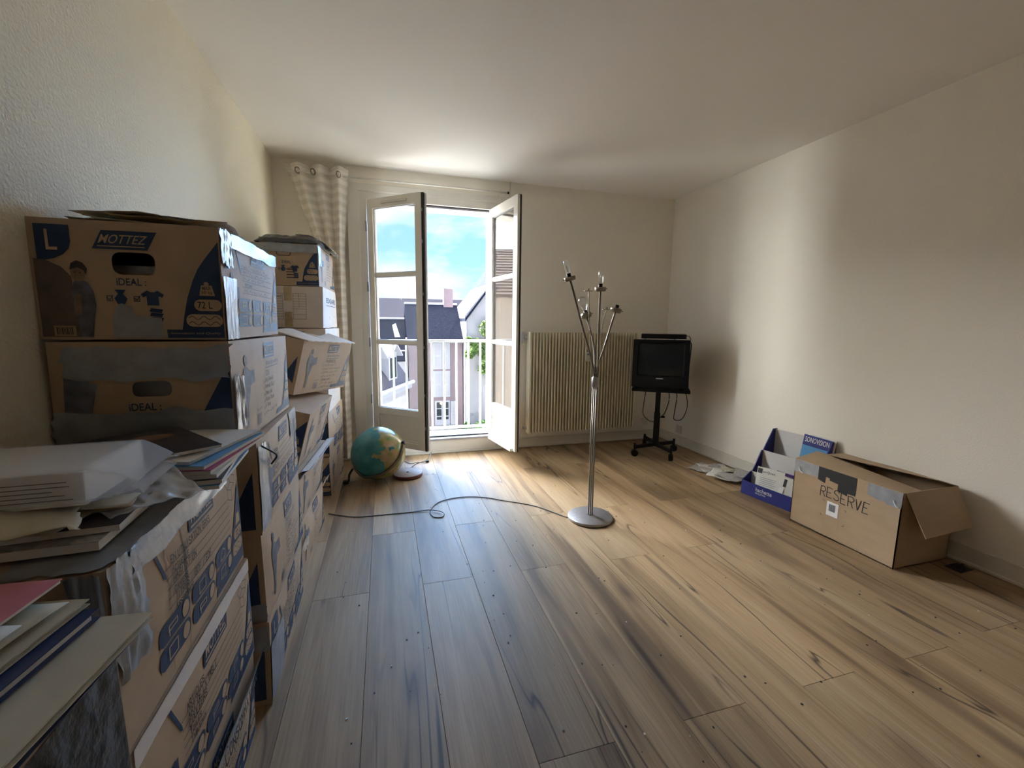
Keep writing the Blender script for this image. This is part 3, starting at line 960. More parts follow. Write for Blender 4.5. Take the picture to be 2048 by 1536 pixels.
LW, LZ0, LZ1 = 0.556, 0.145, 2.232
def casement(name, loc, ang, s):
    g = empty(name, loc, (0, 0, ang), parent=win)
    T = 0.046
    def B(x0, x1, y0, y1, z0, z1): return (min(s * x0, s * x1), max(s * x0, s * x1), y0, y1, z0, z1)
    m_ = MB()
    for q in ((0, 0.062, 0, T, LZ0, LZ1), (LW - 0.062, LW, 0, T, LZ0, LZ1), (0.06, LW - 0.06, 0, T, LZ1 - 0.078, LZ1), (0.06, LW - 0.06, 0, T, LZ0, LZ0 + 0.05), (0.06, LW - 0.06, 0, T, 0.425, 0.485)):
        m_.box(*B(*q))
    m_.build('leaf_frame', M['window_white'], g, bevel=0.003)
    for z in (1.615, 1.055):
        MB().box(*B(0.06, LW - 0.06, 0.006, T - 0.006, z - 0.017, z + 0.017)).build('glazing_bar', M['window_white'], g, bevel=0.005)
    for z0, z1 in ((0.485, 1.038), (1.072, 1.598), (1.632, LZ1 - 0.078)):
        MB().box(*B(0.060, LW - 0.060, 0.020, 0.025, z0, z1)).build('pane', M['glass'], g)
        bd = MB()
        for q in ((0.062, 0.066, 0.014, 0.03, z0, z1), (LW - 0.066, LW - 0.062, 0.014, 0.03, z0, z1), (0.062, LW - 0.062, 0.014, 0.03, z0, z0 + 0.004), (0.062, LW - 0.062, 0.014, 0.03, z1 - 0.004, z1)):
            bd.box(*B(*q))
        bd.build('glazing_seal', M['edge_grey'], g)
    MB().box(*B(0.058, LW - 0.058, 0.014, T - 0.014, LZ0 + 0.045, 0.43)).build('lower_panel', M['window_white'], g)
    mo = MB()
    for ya, yb in ((0.008, 0.016), (T - 0.016, T - 0.008)):
        for q in ((0.06, 0.078, ya, yb, LZ0 + 0.05, 0.425), (LW - 0.078, LW - 0.06, ya, yb, LZ0 + 0.05, 0.425), (0.06, LW - 0.06, ya, yb, LZ0 + 0.05, LZ0 + 0.066), (0.06, LW - 0.06, ya, yb, 0.409, 0.425)):
            mo.box(*B(*q))
    mo.build('panel_moulding', M['window_white'], g)
    MB().box(*B(LW, LW + 0.004, 0.006, 0.014, LZ0, LZ1 - 0.004)).build('edge_gasket', M['gasket'], g)
    MB().box(*B(LW, LW + 0.014, 0.014, 0.028, LZ0 - 0.004, LZ1 - 0.002)).build('black_seal', M['gasket'], g)
    MB().box(*B(LW - 0.004, LW + 0.020, 0.028, T + 0.004, LZ0 - 0.002, LZ1 - 0.006)).build('rebate_lip', M['edge_grey'] if s > 0 else M['window_white'], g, bevel=0.003)
    for z in (0.34, 0.62, 1.02, 1.45, 1.86, 2.1):
        MB().box(*B(LW + 0.001, LW + 0.007, 0.004, 0.012, z - 0.012, z + 0.012)).build('latch', M['alu'], g)
    for z in (0.55, 1.05, 1.52, 2.02):
        MB().cyl((s * -0.006, -0.006, z - 0.04), (s * -0.006, -0.006, z + 0.04), 0.008, n=12).build('hinge', M['edge_grey'], g, smooth=True)
    MB().box(*B(0.06, LW - 0.02, T, T + 0.03, LZ0 - 0.004, LZ0 + 0.022)).build('drip_rail', M['window_white'], g, bevel=0.004)
    if s > 0:
        v = empty('air_vent', (0, 0, 0), parent=g) if False else MB().box(0.16, 0.42, -0.010, 0.002, LZ1 - 0.052, LZ1 - 0.034).build('air_vent', M['rod'], g, bevel=0.003)
    return g
casement('casement', (OX0, -0.032, 0), R(-42.0), 1)
casement('casement', (OX1, -0.032, 0), R(99.8), -1)

# balcony railing
rl = empty('balcony_railing', (0.70, 0.17, 0.135), label='white metal balcony railing outside the open french window', cat='railing')
MB().box(0.0, 1.10, -0.02, 0.02, 0.905, 0.93).build('top_rail', M['railing'], rl, bevel=0.004)
MB().box(0.0, 1.10, -0.012, 0.012, 0.055, 0.08).build('bottom_rail', M['railing'], rl, bevel=0.004)
bm0 = MB().box(-0.009, 0.009, -0.009, 0.009, 0.08, 0.905)
bal = bm0.build('baluster', M['railing'], rl, bevel=0.003)
for i in range(9):
    o = bal if i == 0 else bal.copy()
    if i: COL.objects.link(o); o.parent = rl
    o.location = (0.07 + 0.118 * i, 0, 0)
for fx in (0.03, 1.04):
    MB().box(fx, fx + 0.03, -0.01, 0.01, 0.0, 0.06).build('foot', M['railing'], rl)

# ------------------------------------------------------------------ outside: courtyard and houses
GZ = -8.3
M['paving'] = mat('courtyard_paving', (0.42, 0.40, 0.37), 0.9, noise=(0.8, 0.15))
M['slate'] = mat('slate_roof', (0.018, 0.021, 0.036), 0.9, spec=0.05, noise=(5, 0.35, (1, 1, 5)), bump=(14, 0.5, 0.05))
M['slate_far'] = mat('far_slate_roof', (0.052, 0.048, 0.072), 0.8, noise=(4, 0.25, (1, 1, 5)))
M['tile'] = mat('brown_tile_roof', (0.17, 0.115, 0.10), 0.8, noise=(7, 0.35, (1, 1, 6)))
M['pink_render'] = mat('pink_house_render', (0.27, 0.205, 0.22), 0.9, noise=(1.2, 0.05))
M['white_render'] = mat('white_house_render', (0.46, 0.43, 0.455), 0.9, noise=(1.0, 0.04))
M['beige_render'] = mat('beige_house_render', (0.60, 0.50, 0.42), 0.9, noise=(1.0, 0.05))
M['shutter'] = mat('white_shutter_paint', (0.46, 0.455, 0.50), 0.6, noise=(5, 0.04))
M['far_glass'] = mat('dark_window_glass', (0.03, 0.035, 0.045), 0.12, noise=(2, 0.2))
M['zinc'] = mat('zinc_gutter', (0.36, 0.36, 0.40), 0.5, metal=0.4, noise=(4, 0.1))
M['leaf_a'] = mat('vine_leaf_green', (0.12, 0.20, 0.045), 0.6, noise=(3, 0.4))
M['leaf_b'] = mat('bush_leaf_green', (0.09, 0.20, 0.05), 0.6, noise=(3, 0.4))
M['bark'] = mat('vine_bark', (0.16, 0.11, 0.07), 0.85, noise=(8, 0.2))
lampm = bpy.data.materials.new('lit_lamp_globe'); lampm.use_nodes = True
_b = lampm.node_tree.nodes['Principled BSDF']
_b.inputs['Base Color'].default_value = (1, 0.8, 0.4, 1); _b.inputs['Emission Color'].default_value = (1.0, 0.62, 0.16, 1); _b.inputs['Emission Strength'].default_value = 2.0

struct(MB().box(-30, 40, WT, 80, GZ - 0.3, GZ).build('ground', M['paving']))
M['lawn'] = mat('dark_green_lawn', (0.05, 0.085, 0.03), 0.9, noise=(3, 0.4))  # even dark green, so the strip by the houses does not render white
struct(MB().box(-2, 14, 24, 33.2, GZ, GZ + 0.03).build('ground_lawn', M['lawn']))

def roof_slab(mb, p0, p1, p2, p3, t=0.14):
    """quad p0 p1 p2 p3 thickened downwards"""
    ps = [Vector(p) for p in (p0, p1, p2, p3)]
    dn = Vector((0, 0, -t))
    mb.add(ps + [p + dn for p in ps], [(0, 1, 2, 3), (7, 6, 5, 4), (0, 4, 5, 1), (1, 5, 6, 2), (2, 6, 7, 3), (3, 7, 4, 0)])
    return mb

# pink house straight across, with three floors of french windows
ph = empty('pink_house', (4.8, 34, GZ), label='pink rendered house with white shutters and a slate roof across the courtyard', cat='house')
hx0, hx1 = -2.05, 2.62
MB().box(hx0, hx1, 0, 7.0, 0, 8.05).build('wall', M['pink_render'], ph)
rf = MB()
roof_slab(rf, (hx0 - 0.1, -0.4, 7.95), (hx1 + 0.02, -0.4, 7.95), (hx1 + 0.05, 3.3, 11.25), (hx0 - 0.1, 3.3, 11.25))
roof_slab(rf, (hx1 + 0.05, 7.3, 7.9), (hx0 - 0.1, 7.3, 7.9), (hx0 - 0.1, 3.3, 11.25), (hx1 + 0.05, 3.3, 11.25))
rfo = rf.build('roof', M['slate'], ph)
MB().cyl((hx0 - 0.1, 3.3, 11.27), (hx1 + 0.05, 3.3, 11.27), 0.11, n=8).build('ridge_tiles', M['shutter'], ph)
MB().cyl((hx0, -0.45, 7.9), (hx1, -0.45, 7.9), 0.09, n=8).build('gutter', M['zinc'], ph)
ch = MB().box(1.40, 2.25, 3.0, 3.7, 10.6, 12.65).build('chimney', M['pink_render'], ph)
MB().box(1.34, 2.31, 2.93, 3.77, 12.65, 12.75).build('chimney_cap', M['zinc'], ch)
for z0, z1 in ((5.50, 7.90), (3.02, 5.35)):
    wg = MB().box(0.02, 1.50, -0.03, 0.05, z0, z1).build('window_frame', M['shutter'], ph)
    for sx in (0.06, 0.78):
        sh = MB().box(sx, sx + 0.68, -0.09, -0.035, z0 + 0.06, z1 - 0.06).build('shutter', M['shutter'], ph)
        for k in range(2):
            za = z0 + 0.16 + k * (z1 - z0 - 0.2) / 2
            MB().box(sx + 0.1, sx + 0.58, -0.10, -0.085, za, za + (z1 - z0) / 2 - 0.28).build('shutter_panel', M['white_render'], sh)
MB().box(0.14, 1.46, -0.04, 0.05, 0.45, 2.68).build('door_frame', M['shutter'], ph)
for k in range(2):
    dx = 0.20 + 0.62 * k
    dr = MB().box(dx, dx + 0.58, -0.07, -0.03, 0.5, 2.62).build('door', M['shutter'], ph)
    for z0, z1 in ((1.0, 1.24), (1.34, 1.96), (2.02, 2.56)):
        MB().box(dx + 0.08, dx + 0.50, -0.078, -0.06, z0, z1).build('pane', M['far_glass'], dr)
os_ = MB().box(1.52, 2.10, -0.10, -0.05, 0.48, 2.62).build('shutter', M['shutter'], ph)
MB().box(1.60, 2.02, -0.11, -0.09, 0.65, 1.5).box(1.60, 2.02, -0.11, -0.09, 1.62, 2.5).build('shutter_panel', M['white_render'], os_)
MB().lathe([(0.001, -0.12), (0.07, -0.10), (0.12, 0), (0.07, 0.10), (0.001, 0.12)], 12, Matrix.Translation((0.66, -0.22, 2.5))).build('door_lamp', lampm, ph, smooth=True)
MB().box(-0.2, 2.0, -0.9, 0.0, 0.0, 0.42).build('door_step', M['paving'], ph)

# long dark roof further back
bh = empty('far_house', (4, 46, GZ), label='far house whose dark slate roof rises behind the pink house', cat='house')
MB().box(-9, 9, 0, 8, 0, 8.2).build('wall', M['white_render'], bh)
rf = MB()
roof_slab(rf, (-9.3, -0.6, 7.6), (9.3, -0.6, 7.6), (9.3, 3.6, 12.35), (-9.3, 3.6, 12.35))
roof_slab(rf, (9.3, 8.4, 7.6), (-9.3, 8.4, 7.6), (-9.3, 3.6, 12.35), (9.3, 3.6, 12.35))
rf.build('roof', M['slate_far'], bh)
an = MB().cyl((-1.15, 3.4, 12.2), (-1.15, 3.4, 13.5), 0.03, n=6)
an.cyl((-1.9, 3.4, 13.3), (-0.7, 3.4, 13.35), 0.025, n=6)
for k in range(5): an.cyl((-1.85 + 0.27 * k, 3.1, 13.3), (-1.85 + 0.27 * k, 3.7, 13.3), 0.018, n=5)
an.cyl((-1.15, 3.4, 12.7), (-0.8, 3.4, 12.75), 0.02, n=5)
an.build('aerial', M['zinc'], bh)

# lower slate house left of the pink one
ch_ = empty('slate_house', (0.6, 34, GZ), label='low slate-roofed house with a pale ridge and a sunlit gabled dormer', cat='house')
MB().box(-4.0, 1.95, 0, 5, 0, 7.2).build('wall', M['white_render'], ch_)
rf = MB()
roof_slab(rf, (-4.1, -0.5, 6.4), (1.97, -0.5, 6.4), (1.97, 2.0, 9.85), (-4.1, 2.0, 9.85))
roof_slab(rf, (1.97, 5.2, 6.4), (-4.1, 5.2, 6.4), (-4.1, 2.0, 9.85), (1.97, 2.0, 9.85))
rf.build('roof', M['slate'], ch_)
MB().cyl((-4.1, 2.0, 9.87), (1.95, 2.0, 9.87), 0.08, n=8).build('ridge_tiles', M['shutter'], ch_)
MB().add([(0.9, -0.2, 6.6), (2.0, -0.2, 6.6), (1.2, 1.6, 9.45), (0.9, 1.6, 9.3), (0.9, 1.9, 6.6), (2.0, 1.9, 6.6)], [(0, 1, 2, 3), (0, 3, 4), (1, 5, 2), (2, 5, 4, 3)]).build('dormer_gable', M['beige_render'], ch_)

# wing on the near side with sunlit dormers, running obliquely
dv, nv_ = Vector((0.388, 0.9216, 0)), Vector((0.9216, -0.388, 0))
Mw = Matrix(((dv.x, -nv_.x, 0, 0), (dv.y, -nv_.y, 0, 0), (0, 0, 1, 0), (0, 0, 0, 1)))
wg = empty('dormer_wing', (0.279, 20.598, GZ), (0, 0, math.atan2(dv.y, dv.x)), label='oblique house wing with sunlit white dormers above a gutter', cat='house')
# local x along the eave, local y backwards (away from the courtyard)
ez = -2.8 - GZ
MB().box(-2.5, 5.6, 0.25, 8.0, 0, ez).build('wall', M['white_render'], wg)
rf = MB()
roof_slab(rf, (-2.6, 0, ez), (5.75, 0, ez), (5.75, 4.1, ez + 5.7), (-2.6, 4.1, ez + 5.7))
roof_slab(rf, (5.75, 8.2, ez), (-2.6, 8.2, ez), (-2.6, 4.1, ez + 5.7), (5.75, 4.1, ez + 5.7))
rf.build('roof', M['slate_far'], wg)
MB().add([(5.6, 0.2, ez), (5.6, 8.0, ez), (5.6, 4.1, ez + 5.4)], [(0, 1, 2)]).build('gable_wall', M['white_render'], wg)
MB().cyl((-2.6, -0.12, ez + 0.05), (5.75, -0.12, ez + 0.05), 0.13, n=8).build('gutter', M['shutter'], wg)
MB().box(-2.6, 5.75, -0.02, 0.26, ez - 0.35, ez - 0.1).build('cornice', M['shutter'], wg)
for cx in (-1.2, 1.0, 3.4):
    dm = MB().box(cx - 0.65, cx + 0.65, 0.35, 2.2, ez + 0.35, ez + 2.2).build('dormer', M['shutter'], wg)
    dr = MB()
    roof_slab(dr, (cx - 0.95, 0.05, ez + 2.0), (cx - 0.95, 2.6, ez + 2.0), (cx, 2.6, ez + 2.75), (cx, 0.05, ez + 2.75), 0.1)
    roof_slab(dr, (cx, 0.05, ez + 2.75), (cx, 2.6, ez + 2.75), (cx + 0.95, 2.6, ez + 2.0), (cx + 0.95, 0.05, ez + 2.0), 0.1)
    dr.build('dormer_roof', M['shutter'], dm)
    MB().box(cx - 0.45, cx + 0.45, 0.30, 0.40, ez + 0.6, ez + 1.85).build('dormer_pane', M['far_glass'], dm)
    MB().box(cx - 0.04, cx + 0.04, 0.27, 0.36, ez + 0.6, ez + 1.85).build('dormer_bar', M['shutter'], dm)

# white gable house on the other side
gh = empty('white_gable_house', (7.5, 33.3, GZ), label='tall white gabled house with a downpipe and climbing vine', cat='house')
gp = [(0, 0), (8.8, 0), (8.8, 10.2), (4.4, 15.55), (0, 10.2)]
MB().prism(gp, 9.0, Matrix(((1, 0, 0, 0), (0, 0, 1, 0), (0, 1, 0, 0), (0, 0, 0, 1)))).build('wall', M['white_render'], gh)
rf = MB()
roof_slab(rf, (-0.02, -0.35, 9.95), (-0.02, 9.3, 9.95), (4.4, 9.3, 15.75), (4.4, -0.35, 15.75), 0.28)
roof_slab(rf, (4.4, -0.35, 15.75), (4.4, 9.3, 15.75), (9.15, 9.3, 9.95), (9.15, -0.35, 9.95), 0.28)
rf.build('roof', M['slate'], gh)
MB().tube([(0.12, -0.12, 9.9), (0.14, -0.12, 6.0), (0.14, -0.12, 0.1)], 0.07, 8).build('downpipe', M['zinc'], gh)
for z0, z1, glz in ((7.85, 9.3, True), (2.55, 4.1, False)):
    wf = MB().box(1.65, 3.0, -0.06, 0.05, z0, z1).build('window_frame', M['shutter'], gh)
    if glz:
        for kx in range(2):
            for kz in range(2):
                MB().box(1.75 + kx * 0.6, 2.28 + kx * 0.6, -0.075, -0.05, z0 + 0.1 + kz * 0.66, z0 + 0.7 + kz * 0.66).build('pane', M['far_glass'], wf)
    else:
        for kx in range(2):
            MB().box(1.72 + kx * 0.62, 2.28 + kx * 0.62, -0.09, -0.05, z0 + 0.06, z1 - 0.06).build('shutter', M['white_render'], wf)
MB().box(0.45, 0.75, -0.12, 0.0, 1.35, 1.6).build('meter_box', M['zinc'], gh)
MB().cyl((1.15, -0.1, 1.5), (1.15, 0.02, 1.5), 0.19, n=14).build('vent', M['zinc'], gh)

def leaves(mb, n, fn, size, rng):
    for _ in range(n):
        p = Vector(fn(rng))
        q = Euler((rng.uniform(0, PI), rng.uniform(0, PI), rng.uniform(0, PI))).to_quaternion()
        s = size * rng.uniform(0.6, 1.3)
        mb.add([p + q @ Vector(v) for v in ((0, -s, 0), (s * 0.55, 0, s * 0.15), (0, s, 0), (-s * 0.55, 0, s * 0.15))], [(0, 1, 2, 3)])
vn = empty('climbing_vine', (8.4, 32.8, GZ), label='pale green climbing vine spreading over the white gable wall', cat='vine')
rg = random.Random(5)
clumps = [(0.9, 9.1, 0.7), (1.7, 8.7, 0.8), (0.0, 7.6, 0.65), (0.9, 7.3, 0.9), (1.9, 7.6, 0.9), (-0.6, 6.9, 0.4), (1.2, 6.3, 0.8), (2.0, 6.0, 0.8), (0.6, 5.6, 0.45), (1.5, 5.0, 0.55), (2.1, 4.4, 0.6), (-0.7, 8.1, 0.25), (2.6, 9.3, 0.8), (2.8, 7.0, 0.9)]
lm = MB()
def vf(r_):
    c = r_.choice(clumps)
    a, d_ = r_.uniform(0, 2 * PI), c[2] * math.sqrt(r_.random())
    return (c[0] + d_ * math.cos(a), -r_.uniform(0.0, 0.5), c[1] + d_ * math.sin(a))
leaves(lm, 3600, vf, 0.15, rg)
lo = lm.build('foliage', M['leaf_a'], vn)
lo['kind'] = 'stuff'
MB().tube([(1.4, 0.1, 0), (1.3, 0.1, 3), (1.6, 0.1, 5), (1.0, 0.1, 7), (1.5, 0.1, 9)], 0.06, 6).build('stem', M['bark'], vn)
for nm, lb, cx, cy, rx, rz, mt in (('clipped_bush', 'round green bush at the foot of the white gable wall', 8.9, 31.6, 0.95, 0.95, 'leaf_b'), ('flowering_shrub', 'small pale shrub growing next to the round bush', 10.9, 31.3, 0.6, 0.55, 'leaf_a'), ('ivy_clump', 'dark ivy clump at the corner by the downpipe', 7.5, 32.2, 0.35, 0.75, 'leaf_b')):
    bs = empty(nm, (cx, cy, GZ), label=lb, cat='bush')
    lm = MB()
    def bf(r_):
        a, b_ = r_.uniform(0, 2 * PI), r_.uniform(0, 1)
        q = r_.uniform(0.75, 1.0)
        return (rx * q * math.cos(a) * math.sqrt(1 - b_ * b_ * 0.98), rx * q * math.sin(a) * math.sqrt(1 - b_ * b_ * 0.98), 0.1 + 2 * rz * q * b_ * 0.5 + rz * 0.3)
    leaves(lm, 900, bf, 0.11, rg)
    lo = lm.build('foliage', M[mt], bs); lo['kind'] = 'stuff'
    MB().cyl((0, 0, 0), (0, 0, rz * 0.7), 0.05, n=6).build('stem', M['bark'], bs)

# neighbouring tiled house, seen as a reflection in the open casement
nh = empty('tiled_house', (-5.6, 10.2, GZ), (0, 0, math.atan2(0.57, 0.82)), label='beige house with a brown tiled roof beside the courtyard entrance', cat='house')
MB().box(-5.0, 5.0, 0, 4.4, 0, 10.7).build('wall', M['beige_render'], nh)
rf = MB()
for k in range(16):      # tile courses stepping up the slope
    t0, t1 = k / 16, (k + 1) / 16
    roof_slab(rf, (-5.3, -0.5 + 3.6 * t0, 10.6 + 2.2 * t0), (5.3, -0.5 + 3.6 * t0, 10.6 + 2.2 * t0), (5.3, -0.5 + 3.6 * t1, 10.56 + 2.2 * t1), (-5.3, -0.5 + 3.6 * t1, 10.56 + 2.2 * t1), 0.12)
roof_slab(rf, (5.3, 4.8, 11.2), (-5.3, 4.8, 11.2), (-5.3, 3.1, 12.8), (5.3, 3.1, 12.8))
rf.build('roof', M['tile'], nh)

# ------------------------------------------------------------------ radiator
RX0, RX1, RZ0, RZ1 = 2.135, 3.265, 0.165, 1.148
ra = empty('radiator', (RX0, -0.04, RZ0), label='cream finned steel radiator on the wall beside the window', cat='radiator')
NF = 37
H_ = RZ1 - RZ0
fin = MB().add([(-0.0035, 0, 0.02), (0.0035, 0, 0.02), (0.0035, 0, H_ - 0.02), (-0.0035, 0, H_ - 0.02),
                (-0.0035, -0.095, 0), (0.0035, -0.095, 0), (0.0035, -0.095, H_), (-0.0035, -0.095, H_),
                (-0.0068, -0.100, 0.0), (0.0068, -0.100, 0.0), (0.0068, -0.100, H_), (-0.0068, -0.100, H_)],
               [(0, 3, 2, 1), (0, 1, 5, 4), (3, 7, 6, 2), (0, 4, 7, 3), (1, 2, 6, 5), (4, 5, 9, 8), (7, 11, 10, 6), (4, 8, 11, 7), (5, 6, 10, 9), (8, 9, 10, 11)]).build('fin', M['radiator'], ra)
for i in range(NF):
    o = fin if i == 0 else fin.copy()
    if i: COL.objects.link(o); o.parent = ra
    o.location = ((RX1 - RX0) * i / (NF - 1), 0, 0)
for z in (0.05, H_ - 0.05):
    MB().cyl((-0.02, -0.03, z), (RX1 - RX0 + 0.01, -0.03, z), 0.022, n=12).build('header_pipe', M['radiator'], ra, smooth=True)
MB().box(-0.012, -0.003, -0.1, 0.0, 0, H_).build('end_panel', M['radiator'], ra, bevel=0.002)
MB().cyl((-0.055, -0.03, H_ - 0.05), (-0.012, -0.03, H_ - 0.05), 0.016, n=12).build('valve', M['edge_grey'], ra, smooth=True)
MB().box(-0.075, -0.055, -0.05, 0.04, H_ - 0.11, H_ - 0.0).build('valve_plate', M['edge_grey'], ra, bevel=0.003)
MB().cyl((-0.05, -0.03, 0.05), (-0.012, -0.03, 0.05), 0.014, n=12).build('drain_plug', M['edge_grey'], ra, smooth=True)
for xb in (0.25, 0.9):
    MB().box(xb, xb + 0.03, -0.005, 0.039, 0.2, 0.8).build('wall_bracket', M['radiator'], ra)
al = MB().box(0.555, 0.60, -0.128, -0.1005, 0.70, 0.79).build('heat_allocator', M['allocator'], ra, bevel=0.004)
MB().box(0.572, 0.596, -0.1295, -0.127, 0.762, 0.775).build('allocator_window', M['black_plastic'], al)

# sockets
def socket(name, M_, label):
    g = empty(name, (0, 0, 0), label=label, cat='socket')
    g.matrix_world = M_
    MB().box(-0.04, 0.04, -0.012, -0.0005, -0.04, 0.04).build('plate', M['socket'], g, bevel=0.004)
    for sx in (-0.01, 0.01):
        MB().cyl((sx, -0.0125, 0), (sx, -0.010, 0), 0.003, n=8).build('pin_hole', M['black_plastic'], g)
socket('wall_socket', Matrix.Translation((3.49, 0, 0.19)), 'cream wall socket between radiator and television stand')
socket('wall_socket', Matrix.Translation((RW, -0.30, 0.16)) @ Matrix.Rotation(R(-90), 4, 'Z'), 'cream wall socket just above the baseboard near the corner')

# ------------------------------------------------------------------ curtain and rod
rodg = empty('curtain_rod', (0.10, -0.10, 2.376), label='thin white curtain rod above the window', cat='curtain rod')
MB().cyl((0, 0, 0), (1.80, 0, 0), 0.0075, n=12).build('bar', M['rod'], rodg, smooth=True)
MB().cyl((1.80, 0, 0), (1.815, 0, 0), 0.010, n=12).build('end_cap', M['cable_black'], rodg, smooth=True)
for xb in (0.02, 1.74):
    MB().box(xb - 0.006, xb + 0.006, -0.006, 0.099, -0.012, -0.006).build('bracket', M['rod'], rodg)
MB().cyl((1.951, -0.012, 2.34), (1.951, -0.012, 2.497), 0.006, n=10).build('trim_1', M['rod'], smooth=True)['kind'] = 'structure'

cu = empty('curtain', (0.10, -0.10, 0.05), label='sheer curtain with pale horizontal stripes hanging beside the window', cat='curtain')
def cfn(u, v):
    z = 2.39 * v
    dn = min(1.0, (1 - v) / 0.25)
    x0_, x1_ = 0.01 + 0.19 * dn, 0.475 - 0.055 * dn
    xx = x0_ + (x1_ - x0_) * u
    yy = 0.042 * math.sin(u * 2 * PI * 3.2 + 0.6) + 0.008 * math.sin(u * 23 + v * 3)
    return (xx, yy, z)
MB().grid(cfn, 90, 40).build('fabric', M['curtain'], cu, smooth=True)
ringpos = [(0.105, -0.045), (0.215, -0.045), (0.40, -0.045)]
for rx_, ry_ in ringpos:
    mb = MB()
    mb.tube([(rx_ + 0.014 * math.cos(a), ry_ + 0.016 * math.cos(a), 2.325 + 0.022 * math.sin(a)) for a in [2 * PI * k / 20 for k in range(21)]], 0.0045, 6)
    mb.build('eyelet', M['eyelet'], cu, smooth=True)

# ------------------------------------------------------------------ floor lamp
la = empty('floor_lamp', (2.04, -1.635, 0), label='brushed nickel floor lamp with bare bulbs on thin curved arms', cat='lamp')
MB().lathe([(0.001, 0.0), (0.139, 0.0), (0.142, 0.006), (0.140, 0.016), (0.134, 0.020), (0.02, 0.023), (0.001, 0.023)], 48).build('base', M['base_metal'], la, smooth=True)
offs = [(0.0125 * math.cos(a), 0.0125 * math.sin(a)) for a in [2 * PI * k / 5 + 0.3 for k in range(5)]]
for ox, oy in offs:
    MB().cyl((ox, oy, 0.022), (ox, oy, 0.86), 0.0050, n=10).build('column_rod', M['nickel'], la, smooth=True)
MB().cyl((0, 0, 0.845), (0, 0, 0.905), 0.022, n=20).build('collar', M['edge_grey'], la, smooth=True)
tips = [((-0.185, 0.0, 1.475), (-0.115, 0.0, 1.26), 'tube'), ((0.0, -0.02, 1.42), (0.004, -0.012, 1.2), 'tube'), ((-0.01, 0.13, 1.27), (0.01, 0.06, 1.1), 'pear'), ((0.10, -0.03, 1.30), (0.045, -0.02, 1.1), None)]
for i, (tip, mid, kind) in enumerate(tips):
    ox, oy = offs[[2, 4, 1, 0][i]]
    pts = spline([(ox, oy, 0.87), (ox * 1.2, oy * 1.1, 0.96), mid, tip], 8)
    arm = MB().tube(pts, 0.0066, 8).build('arm', M['nickel'], la, smooth=True)
    ax = (Vector(tip) - Vector(mid)).normalized()
    q = ax.to_track_quat('Z', 'Y').to_matrix().to_4x4()
    Mx = Matrix.Translation(tip) @ q
    MB().lathe([(0.001, -0.004), (0.028, -0.004), (0.033, 0.001), (0.033, 0.02), (0.030, 0.02), (0.030, 0.003), (0.001, 0.002)], 24, Mx).build('cup', M['nickel'], la, smooth=True)
    for a in (0.4, 2.5, 4.6):
        p = Mx @ Vector((0.033 * math.cos(a), 0.033 * math.sin(a), 0.012)); p2 = Mx @ Vector((0.043 * math.cos(a), 0.043 * math.sin(a), 0.012))
        MB().cyl(p, p2, 0.003, n=6).build('cup_screw', M['nickel'], la)
    MB().cyl(Mx @ Vector((0, 0, 0.002)), Mx @ Vector((0, 0, 0.04)), 0.012, n=12).build('bulb_socket', M['black_plastic'], la, smooth=True)
    if kind == 'tube':
        MB().lathe([(0.008, 0.04), (0.0135, 0.046), (0.0145, 0.09), (0.0135, 0.108), (0.007, 0.116), (0.001, 0.117)], 18, Mx).build('bulb', M['bulb'], la, smooth=True)
        MB().tube([Mx @ Vector(p) for p in ((-0.004, 0, 0.045), (-0.004, 0, 0.075), (0, 0, 0.09), (0.004, 0, 0.075), (0.004, 0, 0.045))], 0.0012, 5).build('filament', M['nickel'], la)
    elif kind == 'pear':
        MB().lathe([(0.010, 0.038), (0.013, 0.05), (0.024, 0.075), (0.029, 0.098), (0.026, 0.118), (0.014, 0.130), (0.001, 0.133)], 20, Mx).build('bulb', M['bulb'], la, smooth=True)
        MB().tube([Mx @ Vector(p) for p in ((-0.004, 0, 0.04), (-0.008, 0, 0.08), (0.008, 0, 0.08), (0.004, 0, 0.04))], 0.0012, 5).build('filament', M['nickel'], la)
for tip, low in (((-0.066, 0.0, 1.42), (-0.02, 0, 0.95)), ((0.055, -0.005, 1.315), (0.028, 0, 1.16))):
    MB().tube(spline([low, ((low[0] + tip[0]) / 2 - 0.006, 0, (low[2] + tip[2]) / 2), tip], 6), 0.0028, 6).build('thin_arm', M['nickel'], la, smooth=True)
    MB().box(tip[0] - 0.028, tip[0] + 0.026, tip[1] - 0.006, tip[1] + 0.006, tip[2] - 0.004, tip[2] - 0.001).build('cross_plate', M['nickel'], la)
    MB().cyl((tip[0], tip[1], tip[2] - 0.004), (tip[0], tip[1], tip[2] + 0.012), 0.005, n=8).build('tip_nut', M['nickel'], la)
cord = [(-0.142, 0.03, 0.006), (-0.28, 0.25, 0.004), (-0.455, 0.39, 0.004), (-0.59, 0.49, 0.004), (-0.745, 0.53, 0.004), (-0.89, 0.49, 0.004), (-0.968, 0.37, 0.004), (-0.96, 0.265, 0.004), (-0.905, 0.25, 0.004), (-0.895, 0.30, 0.010), (-0.97, 0.36, 0.0095), (-1.07, 0.37, 0.004), (-1.225, 0.375, 0.004), (-1.42, 0.385, 0.004), (-1.53, 0.44, 0.004), (-1.60, 0.485, 0.004)]
MB().tube(spline(cord, 8), 0.0032, 6).build('power_cord', M['cable_grey'], la, smooth=True)

